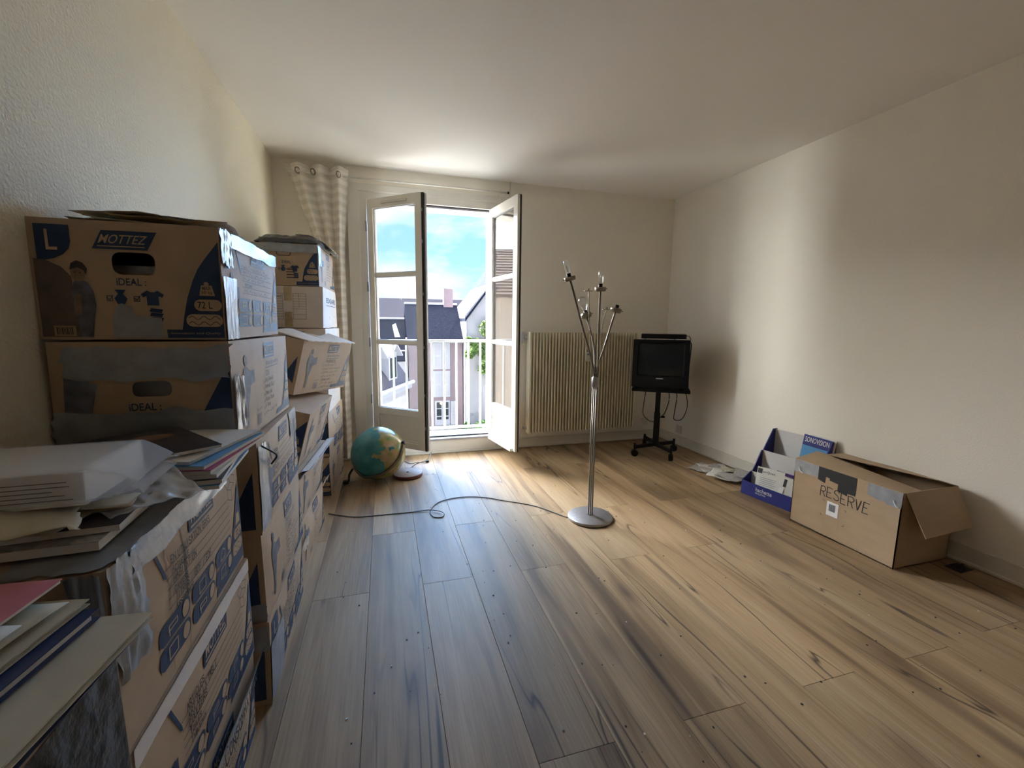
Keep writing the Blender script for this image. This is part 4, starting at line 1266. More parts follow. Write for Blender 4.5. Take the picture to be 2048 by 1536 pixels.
# ------------------------------------------------------------------ globe
gr = 0.203
gl = empty('globe', (0.744, -0.588, 0), label='big teal world globe lying tilted on the floor off its stand', cat='globe')
ctr = Vector((0, 0, gr + 0.012))
view = (CAM_POS - (Vector((0.744, -0.588, 0)) + ctr)).normalized()
vr = Vector((0, 0, 1)).cross(view).normalized()     # screen right
vu = view.cross(vr)
axis = (vr * 0.88 + vu * 0.29 + view * 0.38).normalized()
prof = [(gr * math.sin(PI * k / 28) + 1e-5, gr * -math.cos(PI * k / 28)) for k in range(29)]
q = Matrix.Identity(4)
q.col[0] = (*vr, 0); q.col[1] = (*(-view), 0); q.col[2] = (*vu, 0)
ball = MB().lathe(prof, 48).build('ball', M['globe'], gl, smooth=True, weld=True)
ball.location = ctr
ball.rotation_euler = q.to_3x3().to_euler()
down = (-vu * 0.78 + view * 0.62)
down = (down - axis * down.dot(axis)).normalized()
side = axis.cross(down)
arm = MB()
N = 30
for k in range(N + 1):
    a = PI * k / N
    p = ctr + (axis * math.cos(a) + down * math.sin(a)) * (gr + 0.008)
    o_ = (axis * math.cos(a) + down * math.sin(a)) * 0.004
    w_ = side * 0.011
    arm.add([p - w_ - o_, p + w_ - o_, p + w_ + o_, p - w_ + o_], [])
arm.f = [(4 * k + i, 4 * k + (i + 1) % 4, 4 * k + 4 + (i + 1) % 4, 4 * k + 4 + i) for k in range(N) for i in range(4)]
arm.build('meridian_arm', M['bark'], gl)
for s_ in (1, -1):
    MB().cyl(ctr + axis * s_ * (gr - 0.004), ctr + axis * s_ * (gr + 0.018), 0.016, n=14).build('pivot_knob', M['black_plastic'], gl, smooth=True)
MB().tube([ctr + (vu * math.cos(a) + axis.cross(vu).normalized() * 0 + vr * math.sin(a)) * (gr * 1.002) for a in [2 * PI * k / 48 for k in range(49)]], 0.0015, 5).build('seam_ring', M['paper_old'], gl)
MB().tube(spline([(-0.19, -0.02, 0.11), (-0.215, -0.03, 0.07), (-0.22, -0.05, 0.03), (-0.235, -0.03, 0.012)], 5), 0.009, 8).build('lamp_holder', M['cable_black'], gl, smooth=True)
MB().box(-0.262, -0.222, -0.06, -0.02, 0.004, 0.03).build('plug', M['cable_black'], gl, bevel=0.006)
gb = empty('maroon_disc', (0.962, -0.555, 0), label='round maroon globe foot with a grey top lying beside the globe', cat='globe stand')
MB().lathe([(0.001, 0.0), (0.112, 0.0), (0.118, 0.006), (0.118, 0.022), (0.113, 0.028)], 40).build('rim', M['maroon'], gb, smooth=True)
MB().lathe([(0.114, 0.0275), (0.110, 0.0295), (0.001, 0.0305)], 40).build('top_disc', M['lavender'], gb, smooth=True)
MB().cyl((0, 0, 0.030), (0, 0, 0.033), 0.010, n=12).build('centre_hole', M['cable_black'], gb)
gc = empty('looped_cord', (0.98, -0.32, 0), label='thin grey cord looped on the floor by the globe foot', cat='cord')
MB().tube(spline([(0.0, -0.09, 0.004), (0.07, 0.04, 0.004), (0.16, 0.12, 0.004), (0.20, 0.20, 0.03), (0.215, 0.19, 0.05), (0.20, 0.14, 0.02), (0.165, 0.06, 0.006), (0.08, 0.05, 0.010), (0.02, 0.06, 0.004), (-0.02, 0.13, 0.004)], 8), 0.003, 6).build('cable', M['cable_grey'], gc, smooth=True)
MB().box(0.15, 0.18, 0.055, 0.08, 0.002, 0.018).build('cable_tie', M['cable_black'], gc, bevel=0.004)

# ------------------------------------------------------------------ television on its trolley
tvx, tvy, tva = 3.29, -0.51, R(-35)
tr = empty('tv_trolley', (tvx, tvy, 0), label='black trolley stand on castors carrying the television', cat='stand')
for a, ln in ((R(188), 0.25), (R(268), 0.25), (R(80), 0.25), (R(4), 0.22)):
    Mr = Matrix.Rotation(a, 4, 'Z')
    MB().box(0, ln, -0.016, 0.016, 0.075, 0.105, Mr).build('foot', M['black_metal'], tr, bevel=0.004)
    e = Mr @ Vector((ln, 0, 0))
    MB().cyl((e.x, e.y, 0.06), (e.x, e.y, 0.125), 0.011, n=10).build('castor_pin', M['black_metal'], tr)
    ax = Vector((math.cos(a + 1.1), math.sin(a + 1.1), 0))
    MB().cyl(e + Vector((0, 0, 0.032)) - ax * 0.018, e + Vector((0, 0, 0.032)) + ax * 0.018, 0.032, n=20).build('castor', M['black_plastic'], tr, bevel=0.004)
MB().box(-0.028, 0.028, -0.028, 0.028, 0.075, 0.40, Matrix.Rotation(tva, 4, 'Z')).build('lower_post', M['black_metal'], tr, bevel=0.004)
MB().box(-0.023, 0.023, -0.023, 0.023, 0.39, 0.622, Matrix.Rotation(tva, 4, 'Z')).build('upper_post', M['black_metal'], tr, bevel=0.004)
MB().cyl((0.03, -0.02, 0.36), (0.06, -0.035, 0.36), 0.010, n=10).build('clamp_knob', M['black_plastic'], tr)
MB().box(-0.235, 0.265, -0.20, 0.20, 0.622, 0.648, Matrix.Rotation(tva, 4, 'Z')).build('tray', M['black_metal'], tr, bevel=0.004)
for pts in ([(-0.17, -0.05, 0.63), (-0.185, -0.05, 0.5), (-0.18, -0.04, 0.40), (-0.10, -0.02, 0.33), (-0.03, 0.0, 0.31)], [(0.09, -0.03, 0.63), (0.10, -0.03, 0.52), (0.07, -0.02, 0.40), (0.03, 0.0, 0.345)], [(0.13, -0.06, 0.63), (0.155, -0.07, 0.56), (0.14, -0.07, 0.42), (0.14, -0.07, 0.34), (0.20, -0.10, 0.345), (0.235, -0.12, 0.45), (0.225, -0.12, 0.56), (0.20, -0.10, 0.63)]):
    MB().tube(spline(pts, 8), 0.004, 6).build('hanging_cable', M['cable_black'], tr, smooth=True)

tv = empty('television', (tvx, tvy, 0.65), (0, 0, tva), label='old black tube television with a dark curved screen', cat='television')
TWd, THt = 0.475, 0.445
def shell(u, v):     # tapering back
    return None
m_ = MB()
secs = [(-0.235, 1.0, 1.0, 0), (-0.12, 1.0, 1.0, 0), (-0.05, 0.92, 0.94, 0.01), (0.10, 0.68, 0.72, 0.02), (0.20, 0.60, 0.62, 0.03)]
for y, sx, sz, dz in secs:
    hw, hh = TWd / 2 * sx, THt * sz
    m_.v += [(-hw, y, 0.02 + dz), (hw, y, 0.02 + dz), (hw, y, 0.02 + dz + hh - 0.02), (-hw, y, 0.02 + dz + hh - 0.02)]
for i in range(len(secs) - 1):
    m_.f += [(4 * i + a, 4 * i + (a + 1) % 4, 4 * i + 4 + (a + 1) % 4, 4 * i + 4 + a) for a in range(4)]
m_.f.append((16, 17, 18, 19))
m_.build('cabinet', M['black_plastic'], tv)
bz = MB()
outer = rect(-TWd / 2, 0.02, TWd / 2, THt)
inner = rrect(-0.198, 0.118, 0.198, 0.420, 0.02)
inner2 = rrect(-0.190, 0.126, 0.190, 0.412, 0.02)
for t in tess([(outer, [inner])]):
    bz.add([(x, -0.236, z) for x, z in t], [(0, 1, 2)])
n_ = len(inner)
bz.add([(x, -0.236, z) for x, z in inner] + [(x, -0.222, z) for x, z in inner2], [(i, (i + 1) % n_, n_ + (i + 1) % n_, n_ + i) for i in range(n_)])
bz.build('bezel', M['black_plastic'], tv)
MB().grid(lambda u, v: ((u - .5) * 0.384, -0.205 - 0.022 * (1 - (2 * u - 1) ** 2 * 0.5 - (2 * v - 1) ** 2 * 0.5), 0.124 + v * 0.290), 16, 12).build('screen', M['crt'], tv, smooth=True)
MB().box(-0.03, 0.03, -0.239, -0.236, 0.098, 0.106).build('brand_plate', M['edge_grey'], tv)
MB().box(-0.22, 0.22, -0.240, -0.235, 0.028, 0.088).build('control_panel', M['black_plastic'], tv, bevel=0.003)
for k in range(5):
    MB().box(-0.06 + 0.028 * k, -0.042 + 0.028 * k, -0.244, -0.240, 0.05, 0.058).build('button', M['black_metal'], tv)
for sx in (-0.19, 0.19):
    MB().box(sx - 0.02, sx + 0.02, -0.18, -0.12, 0.0, 0.021).build('foot', M['black_plastic'], tv)
MB().tube(spline([(0.235, -0.20, 0.425), (0.25, -0.16, 0.40), (0.243, -0.15, 0.2), (0.248, -0.12, 0.02)], 8), 0.005, 6).build('side_cable', M['cable_black'], tv, smooth=True)

vp = empty('video_player', (tvx, tvy, 0.65 + 0.4465), (0, 0, tva), label='slim black video player resting on top of the television', cat='video player')
MB().box(-0.175, 0.205, -0.20, 0.05, 0.008, 0.048).build('case', M['black_plastic'], vp, bevel=0.003)
MB().box(-0.165, 0.15, -0.203, -0.199, 0.02, 0.038).build('front_panel', M['black_metal'], vp)
for sx in (-0.14, 0.11):
    MB().cyl((sx, -0.18, 0.0), (sx, -0.18, 0.008), 0.009, n=12).build('foot', M['edge_grey'], vp)
MB().tube(spline([(0.205, -0.05, 0.03), (0.225, -0.09, 0.035), (0.238, -0.13, 0.02), (0.243, -0.16, 0.004)], 6), 0.0035, 6).build('lead', M['cable_black'], vp, smooth=True)

# ------------------------------------------------------------------ moving boxes by the left wall
GA = 'printed moving boxes stacked along the wall'
hole_a = rrect(0.166, 0.164, 0.258, 0.220, 0.020)
hole_b = rrect(0.175, 0.155, 0.262, 0.195, 0.016)
D = (0.40, 0.60, 0.29)

# --- stack with the badge box on top (floor upwards)
b = Carton('moving_box', 'moving box on the floor, lowest of the stack topped by the badge box', (0.40, 0.60, 0.283), (0.235, -2.30, 0.001), (0, 0, 0.6), 11, GA)
long_pills(b, 'R')
b.pr('printed_wedge', M['ink_blue'], 'F', [[(0.30, 0.02), (0.385, 0.02), (0.385, 0.20)]], 0.0016)
b.tape('duct_tape', M['duct'], 'R', 0.0, 0.005, 0.16, 0.20, 0.003, 0.004)
b.tape('duct_tape', M['duct'], 'F', 0.20, 0.19, 0.40, 0.27, 0.003)
b = Carton('moving_box', 'moving box with a printed carrier figure, second from the floor under the badge box', (0.40, 0.585, 0.288), (0.238, -2.297, 0.2865), (0, 0, -0.5), 12, GA, bulge=0.010)
long_list(b, 'R', 'LIVRES', 6)
b.pr('printed_wedge', M['ink_blue'], 'F', [[(0.30, 0.02), (0.385, 0.02), (0.385, 0.20)]], 0.0016)
b.tape('duct_tape', M['duct'], 'F', 0.16, 0.0, 0.40, 0.06, 0.003)
b = Carton('moving_box', 'moving box with pictogram tabs and taped corner, between the magazines and the badge stack', (0.40, 0.595, 0.287), (0.24, -2.305, 0.577), (0, 0, 0.3), 13, GA)
long_pills(b, 'R', bdg=False, words=('Maison', 'Facture', 'Courrier', 'Relevé'.replace('é', 'e')))
b.pr('printed_wedge', M['ink_blue'], 'F', [[(0.30, 0.02), (0.385, 0.02), (0.385, 0.20)]], 0.0016)
b.tape('clear_tape', M['clear_tape'], 'R', 0.0, 0.01, 0.10, 0.27, 0.003, 0.004)
b.tape('clear_tape', M['clear_tape'], 'R', 0.46, 0.19, 0.595, 0.285, 0.003, 0.004)
b.pr('printed_figure', M['ink_soft'], 'R', man_shape(0.09, 0.02, 0.19), 0.002)
# wire handle curl
pts = [b.P('R', 0.02, 0.272, 0.01), b.P('R', 0.05, 0.245, 0.03), b.P('R', 0.08, 0.222, 0.035), b.P('R', 0.105, 0.19, 0.012)]
MB().tube(spline(pts, 6), 0.003, 6).build('cord_handle', M['cable_black'], b.root, smooth=True)

b = Carton('moving_box', 'moving box wrapped with grey duct tape directly under the badge box', (0.40, 0.63, 0.298), (0.218, -2.345, 0.868), (0, 0, -1.2), 14, GA, hole=hole_b, bulge=0.008)
long_list(b, 'R', 'DIV', 6, ('Jeux Enfants', 'Nappage Salle', 'Emballage', 'Rideau Salon', 'A Trier'))
b.pr('printed_word', M['ink_blue'], 'F', text('iDEAL :', 0.165, 0.118, 0.235, 0.138))
b.pr('printed_badge', M['ink_blue'], 'F', [ell(0.055, 0.265, 0.018, 0.015)], 0.002)
b.pr('printed_figure', M['ink_soft'], 'F', [[(0.02, 0.0), (0.06, 0.0), (0.10, 0.19), (0.03, 0.22)]], 0.0014)
b.pr('printed_wedge', M['ink_blue'], 'F', [[(0.33, 0.11), (0.398, 0.09), (0.398, 0.24)], rect(0.28, 0.005, 0.375, 0.055)], 0.0016)
b.tape('duct_tape', M['duct'], 'F', 0.03, 0.20, 0.40, 0.285, 0.004, 0.006, 0.02, (24, 8))
b.tape('duct_tape', M['duct'], 'F', 0.0, 0.03, 0.40, 0.115, 0.004, 0.006, 0.02, (24, 8))
b.tape('torn_tape', M['clear_tape'], 'R', 0.0, 0.05, 0.075, 0.20, 0.006, 0.008, 0.02)
MB().box(-0.15, 0.15, -0.26, -0.20, 0.05, 0.20).build('packed_contents', M['white_ink'], b.root)
bB = b

b = Carton('moving_box', 'topmost brown moving box with large badge, logo and oval hand hole', (0.405, 0.555, 0.295), (0.2075, -2.373, 1.170), (0, 0, -0.8), 15, GA, hole=hole_a, bulge=0.004)
long_pills(b, 'R', words=('', '', '', 'Artisanat'))
short_front(b, 'F')
b.pr('torn_label', M['duct'], 'F', [[(0.152, 0.004), (0.262, 0.004), (0.262, 0.055), (0.205, 0.062), (0.200, 0.085), (0.178, 0.092), (0.165, 0.08), (0.156, 0.055)]], 0.0036)
b.tape('clear_tape', M['clear_tape'], 'R', 0.08, 0.255, 0.55, 0.297, 0.004, 0.004, 0.006, (22, 4))
b.tape('duct_tape', M['duct'], 'R', -0.004, 0.20, 0.075, 0.295, 0.004, 0.006, 0.012)
b.tape('clear_tape', M['clear_tape'], 'R', 0.0, 0.0, 0.09, 0.17, 0.004, 0.004, 0.006)
MB().box(-0.12, 0.12, -0.235, -0.15, 0.09, 0.172).build('packed_contents', M['kraft_in'], b.root)
MB().box(-0.12, 0.12, -0.230, -0.15, 0.172, 0.19).build('packed_cloth', M['duct'], b.root)
bA = b

# --- stack under the magazines
b = Carton('moving_box', 'moving box at floor level under the stack carrying the magazines', (0.40, 0.60, 0.255), (0.215, -2.99, 0.001), (0, 0, 0.4), 21, GA, bulge=0.008)
long_pills(b, 'R')
fp = b.tape('taped_flap', M['clear_tape'], 'R', 0.0, 0.195, 0.61, 0.262, 0.006, 0.004, 0.006, (24, 6), curl=0.022)
fwr = b.pr('flap_writing', M['ink_black'], 'R', [[(x, y) for x, y in q] for q in hand('CNAV - Consommation', 0.12, 0.208, 0.034, 0.0042, rng=random.Random(3))], 0.022)
fwr['kind'] = 'stuff'
b = Carton('moving_box', 'moving box with a bright blue logo in the middle of the magazine stack', (0.40, 0.61, 0.292), (0.213, -2.985, 0.259), (0, 0, -0.4), 22, GA, bulge=0.010)
long_pills(b, 'R', words=('ARTICLES', 'ART DE LA TABLE', 'COULEURS', 'Toiles', 'Tableaux'), drawing=True, bdg=False)
b.tape('clear_tape', M['white_card'], 'R', 0.02, 0.262, 0.60, 0.296, 0.004, 0.002, 0.003, (24, 4))
b.pr('printed_panel', M['ink_blue'], 'R', [rrect(0.03, 0.08, 0.075, 0.17, 0.02), rect(0.10, 0.13, 0.135, 0.16)], 0.002)
b = Carton('moving_box', 'taped moving box covered by magazines and a plastic-wrapped parcel', (0.40, 0.60, 0.306), (0.214, -2.98, 0.553), (0, 0, 0.5), 23, GA, bulge=0.008)
long_pills(b, 'R', words=('EN UTILISATION GRAS', 'Actuelle', 'HABITATION', 'cahiers', 'TITRES / GDF / EDF', 'Assurance'), drawing=True, bdg=False, nlines=6)
b.pr('crease', M['kraft_in'], 'R', [rect(0.165, 0.01, 0.168, 0.28), rect(0.235, 0.0, 0.239, 0.30)], 0.0012)
b.tape('duct_tape', M['duct'], 'R', 0.0, 0.12, 0.085, 0.31, 0.005, 0.010, 0.012, (12, 16))
b.tape('duct_tape', M['duct'], 'R', 0.06, 0.262, 0.50, 0.312, 0.005, 0.006, 0.008, (26, 6))
b.tape('duct_tape', M['duct'], 'T', 0.27, 0.0, 0.405, 0.34, 0.003, 0.004, 0.012, (12, 26))
b.tape('duct_tape', M['duct'], 'F', 0.36, 0.10, 0.40, 0.305, 0.004, 0.008, 0.01)
# crumpled plastic at the foot of that corner
bag = MB()
def bagfn(u, v):
    a = -0.6 + 2.0 * u
    rr = 0.026 + 0.014 * mnoise.noise(Vector((u * 5, v * 4, 2))) + 0.012 * mnoise.noise(Vector((u * 13, v * 11, 5)))
    return (rr * math.sin(a) * 1.0, -rr * math.cos(a) * 0.5 - 0.004, 0.02 + 0.36 * v + 0.02 * mnoise.noise(Vector((u * 4, v * 3, 9))))
g = empty('crumpled_plastic', (0.385, -3.30, 0.26), label='crumpled dark grey plastic hanging on the corner of the magazine stack', cat='plastic bag')
MB().grid(bagfn, 30, 40).build('sheet', M['grey_bag'], g, smooth=True, solid=0.002)

# --- leaning stack behind
b = Carton('moving_box', 'crushed moving box with torn white corner on the floor of the leaning stack', (0.39, 0.60, 0.26), (0.212, -1.545, 0.001), (0, 0, -2.2), 31, GA, bulge=0.014, jit=0.010)
long_list(b, 'R', 'DOC', 6)
b.tape('torn_corner', M['white_card'], 'R', 0.0, 0.12, 0.10, 0.20, 0.010, 0.010, 0.02, (10, 8), curl=0.02)
b.tape('torn_flap', M['white_card'], 'R', 0.53, 0.25, 0.62, 0.30, 0.012, 0.010, 0.02, (8, 6), curl=0.03)
b = Carton('moving_box', 'moving box with a lifted blue flap in the middle of the leaning stack', (0.39, 0.60, 0.265), (0.222, -1.585, 0.281), (0, 5.0, -3.0), 32, GA, bulge=0.008)
long_list(b, 'R', 'ECOLE', 6)
b.tape('blue_flap', M['ink_soft'], 'R', 0.0, 0.235, 0.60, 0.285, 0.004, 0.002, 0.004, (22, 6), curl=0.045)
b.tape('flap_edge', M['white_ink'], 'R', 0.0, 0.270, 0.60, 0.284, 0.006, 0.002, 0.003, (22, 3), curl=0.047)
b = Carton('moving_box', 'tilted moving box just below the overhanging open one', (0.385, 0.58, 0.268), (0.236, -1.55, 0.585), (-0.5, 15.0, -3.5), 33, GA, bulge=0.004)
long_list(b, 'R', 'BUREAU', 6)
short_front(b, 'F', photo=False)
b = Carton('moving_box', 'overhanging tilted moving box marked with a pharmacy list', (0.355, 0.58, 0.285), (0.296, -1.29, 0.868), (-4.0, 12.0, -20.0), 34, GA, bulge=0.004)
long_list(b, 'R', 'PHARMACIE', 8, ('', '', '', '', 'Desinfectants'))
b.pr('printed_wedge', M['ink_blue'], 'F', [[(0.29, 0.10), (0.34, 0.06), (0.34, 0.20)]], 0.0016)
fl_ = MB()
def flapfn(u, v):
    p = b.P('T', b.w, u * b.l, 0.0)
    return p + Vector((-0.16 + 0.182 * v, 0.0, 0.012 + 0.018 * math.sin(u * 7) * (1 - v) - 0.010 * v + (0.006 * mnoise.noise(Vector((u * 20, v * 3, 1))) if v == 1 else 0)))
MB().grid(flapfn, 24, 6).build('lid_flap', M['white_card'], b.root, solid=0.005)

# --- stack beside the curtain
RZ = -3.5
b = Carton('moving_box', 'moving box standing on the floor beside the curtain', (0.39, 0.58, 0.285), (0.245, -0.545, 0.001), (0, 0, RZ), 41, GA)
long_list(b, 'R', 'ATELIER', 6)
short_front(b, 'F', photo=False)
b = Carton('moving_box', 'bulging moving box with blue tabs, second from the floor beside the curtain', (0.39, 0.58, 0.31), (0.252, -0.548, 0.290), (0, 0, RZ), 42, GA, bulge=0.022)
long_pills(b, 'R', bdg=False)
b.pr('printed_wedge', M['ink_blue'], 'F', [[(0.32, 0.03), (0.388, 0.02), (0.388, 0.24), (0.35, 0.22)]], 0.0018)
b.pr('printed_label', M['ink_black'], 'F', text('72 L', 0.33, 0.02, 0.38, 0.06), 0.003)
WB = 'white cartons beside the curtain'
b = Carton('white_carton', 'white carton hidden behind the overhanging box', (0.38, 0.50, 0.29), (0.262, -0.60, 0.604), (0, 0, RZ), 43, WB, body=M['white_card'])
b = Carton('white_carton', 'white carton with a pencilled scrawl beneath the form-printed carton', (0.40, 0.54, 0.28), (0.262, -0.655, 0.897), (0, 0, RZ), 44, WB, body=M['white_card'], bulge=0.012)
b.pr('handwriting', M['ink_blue'], 'R', scribble(0.08, 0.18, 0.40, 0.05, random.Random(4), 0.003), 0.002)
b.pr('printed_label', M['ink_black'], 'F', text('RS', 0.20, 0.235, 0.28, 0.262), 0.002)
b = Carton('white_carton', 'white carton with two ruled forms and a yellow tape strip', (0.40, 0.52, 0.262), (0.255, -0.665, 1.180), (0, 0, RZ), 45, WB, body=M['white_card'], bulge=0.003)
tb = []
for x0, x1, rows in ((0.075, 0.165, 10), (0.225, 0.30, 7)):
    tb += strokes([(x0, 0.055), (x1, 0.055), (x1, 0.215), (x0, 0.215), (x0, 0.055)], 0.0016)
    tb += strokes([(x0 + 0.45 * (x1 - x0), 0.055 if x0 < 0.1 else 0.13), (x0 + 0.45 * (x1 - x0), 0.215)], 0.0013)
    for k in range(1, rows):
        tb += strokes([(x0, 0.215 - 0.016 * k), (x1, 0.215 - 0.016 * k)], 0.0013)
tb += strokes([(0.225, 0.083), (0.30, 0.083)], 0.0013) + strokes([(0.115, 0.192), (0.16, 0.202)], 0.002) + strokes([(0.115, 0.202), (0.16, 0.190)], 0.002)
b.pr('printed_form', M['ink_black'], 'F', tb, 0.0016)
b.tape('yellow_tape', M['brown_tape'], 'F', 0.172, 0.17, 0.218, 0.26, 0.002, 0.001, 0.006)
b.tape('yellow_tape', M['brown_tape'], 'F', 0.172, 0.005, 0.218, 0.10, 0.002, 0.001, 0.006)
b.pr('printed_brand', M['ink_blue'], 'R', text('EDGARS', 0.10, 0.165, 0.46, 0.20) + [rect(0.10, 0.146, 0.46, 0.15)], 0.0016)
b.pr('handwriting', M['ink_soft'], 'R', scribble(0.20, 0.05, 0.42, 0.05, random.Random(9), 0.002), 0.0016)
b = Carton('moving_box', 'moving box with closed hand hole, highest of the stack beside the curtain', (0.385, 0.54, 0.26), (0.248, -0.655, 1.445), (0, 0, RZ), 46, GA)
short_front(b, 'F', photo=False)
b.pr('hand_hole_slit', M['ink_black'], 'F', strokes(rrect(0.145, 0.185, 0.225, 0.222, 0.012) + [rrect(0.145, 0.185, 0.225, 0.222, 0.012)[0]], 0.004), 0.0022)
b.pr('printed_list', M['ink_black'], 'F', [rect(0.195, 0.098 - 0.017 * k, 0.235 + 0.008 * k, 0.104 - 0.017 * k) for k in range(4)], 0.0028)
long_list(b, 'R', 'PAPIERS', 5)
b.tape('duct_tape', M['duct'], 'F', -0.01, 0.205, 0.385, 0.258, 0.004, 0.006, 0.014, (24, 6))
b.tape('duct_tape', M['duct'], 'F', 0.0, 0.16, 0.10, 0.205, 0.003, 0.004, 0.01)
b.tape('clear_tape', M['clear_tape'], 'R', 0.0, 0.13, 0.07, 0.255, 0.004, 0.006, 0.012)

# black plastic-wrapped bundle with newspapers on top of that stack
g = empty('plastic_bundle', (0.26, -0.66, 1.708), (0, 0, R(RZ)), label='bundle wrapped in wrinkled black plastic on the stack beside the curtain', cat='bundle')
def bund(u, v):
    x_, y_ = (u - .5) * 0.38, (v - .5) * 0.50
    e = min(1, 7 * min(u, 1 - u)) * min(1, 7 * min(v, 1 - v))
    return (x_ * (1 + 0.03 * mnoise.noise(Vector((v * 9, 0, 3)))), y_, 0.003 + 0.055 * e ** 0.5 + 0.007 * mnoise.noise(Vector((u * 11, v * 13, 1))) * e)
MB().grid(bund, 40, 44).build('wrapping', M['black_bag'], g, smooth=True)
MB().box(-0.17, 0.17, -0.22, 0.22, 0.001, 0.035).build('filling', M['paper_grey'], g)
g2 = empty('newspaper_bundle', (0.375, -0.52, 1.778), (0, 0, R(RZ)), label='ragged sheaf of old newspapers lying on the black plastic bundle', cat='newspaper')
for k in range(7):
    rg_ = random.Random(60 + k)
    ox, oy = rg_.uniform(-0.01, 0.03), rg_.uniform(-0.03, 0.03)
    MB().grid(lambda u, v: (ox + (u - .5) * 0.20 + 0.012 * mnoise.noise(Vector((v * 9, k, 0))), oy + (v - .5) * 0.34, 0.004 * k - (0.16 * max(0, u - 0.35) ** 1.5) + 0.004 * mnoise.noise(Vector((u * 5, v * 5, k)))), 12, 14).build('sheet', M['paper_grey'] if k % 2 else M['paper_old'], g2, solid=0.0015)

# ------------------------------------------------------------------ papers and things lying on the boxes
def sheet(name, mt, w, l, loc, rz=0.0, seed=1, amp=0.006, label=None, cat=None, group=None, tilt=(0, 0), ragged=0.0, nn=(10, 12), parent=None):
    def fn(u, v):
        e = ragged * mnoise.noise(Vector((u * 7 + seed, v * 7, seed * 2.3)))
        z = amp * (0.5 + mnoise.noise(Vector((u * 2.2 + seed * 1.7, v * 2.0, seed))))
        return ((u - .5) * w + e, (v - .5) * l + e, max(0.0, z) + 0.0006)
    o = MB().grid(fn, *nn).build(name, mt, parent, smooth=True, solid=0.0008)
    o.location = loc
    o.rotation_euler = (R(tilt[0]), R(tilt[1]), R(rz))
    return tag(o, label, cat, group)

zA = 1.170 + 0.295
for k, (mt, w_, l_, x, y, rz, nm) in enumerate((('paper_old', .30, .38, .20, -2.42, 4, 'cream torn wrapping paper'), ('paper_grey', .26, .34, .20, -2.36, -5, 'grey newsprint'), ('envelope', .24, .36, .23, -2.40, 9, 'brown kraft paper'), ('paper_old', .22, .28, .17, -2.44, -11, 'crumpled cream paper'), ('paper_grey', .20, .32, .26, -2.34, 6, 'folded grey leaflet'))):
    sheet('paper_sheet', M[mt], w_, l_, (x, y, zA + 0.001 + 0.009 * k), rz, 70 + k, 0.010, nm + ' lying on top of the badge box', 'paper', 'loose papers on the badge box', ragged=0.012)

def magazine(name, label, w, l, t, loc, rz, cover, seed, cat='magazine', group=None, spread=0.0):
    g = empty(name, loc, (0, 0, R(rz)), label, cat, group)
    mb = MB()
    n = 8
    def z_(u): return 0.006 * math.sin(PI * u) * (1 + 0.2 * math.sin(seed))
    for zz in ((0.0008, t - 0.0008),):
        top = [((i / n - .5) * w, (j - .5) * l, z_(i / n) * spread + zz[1]) for j in (0, 1) for i in range(n + 1)]
        bot = [((i / n - .5) * w, (j - .5) * l, zz[0]) for j in (0, 1) for i in range(n + 1)]
        mb.add(top + bot, [(i, i + 1, n + 2 + i, n + 1 + i) for i in range(n)] + [(2 * n + 2 + i, 3 * n + 3 + i, 3 * n + 4 + i, 2 * n + 3 + i) for i in range(n)] + [(i, 2 * n + 2 + i, 2 * n + 3 + i, i + 1) for i in range(n)] + [(n + 1 + i, n + 2 + i, 3 * n + 4 + i, 3 * n + 3 + i) for i in range(n)] + [(0, n + 1, 3 * n + 3, 2 * n + 2), (n, 3 * n + 2, 4 * n + 3, 2 * n + 1)])
    mb.build('pages', M['paper'], g)
    MB().grid(lambda u, v: ((u - .5) * (w + 0.003), (v - .5) * (l + 0.003), z_(u) * spread + t - 0.0004), n, 1).build('cover', M[cover], g, solid=0.0008)
    return g

z1 = 0.553 + 0.308
GM = 'magazines piled at the box corner'
mz = [(0.215, 0.285, 0.010, 0.350, -2.845, 4, 'sky_blue', 'blue-covered magazine at the bottom of the pile on the taped box'),
      (0.215, 0.285, 0.011, 0.348, -2.848, 7, 'dark_cover', 'dark-covered magazine second from the bottom of the pile'),
      (0.210, 0.280, 0.010, 0.356, -2.838, 1, 'paper', 'white-covered magazine in the middle of the pile'),
      (0.215, 0.285, 0.009, 0.362, -2.828, -6, 'magenta', 'magenta-covered magazine showing its pink edge in the pile'),
      (0.215, 0.285, 0.009, 0.358, -2.822, -9, 'sky_blue', 'blue and white magazine near the top of the pile'),
      (0.210, 0.275, 0.008, 0.345, -2.812, -14, 'paper', 'loose pale brochure on top of the magazine pile')]
z = z1 + 0.004
for i, (w_, l_, t, x, y, rz, cv, lb) in enumerate(mz):
    magazine('magazine', lb, w_, l_, t, (x, y, z), rz, cv, i + 1, group=GM, spread=0.15)
    z += t + 0.001
zt = z
dm = magazine('magazine', 'black glossy magazine with a brown portrait photo lying over the magazine pile', 0.20, 0.27, 0.008, (0.285, -2.842, zt + 0.004), 38, 'dark_cover', 9)
MB().add([(0.02 + 0.045 * math.cos(2 * PI * k / 16), 0.05 + 0.03 * math.sin(2 * PI * k / 16), 0.0085) for k in range(16)], [tuple(range(16))]).build('cover_photo', M['skin_cover'], dm)

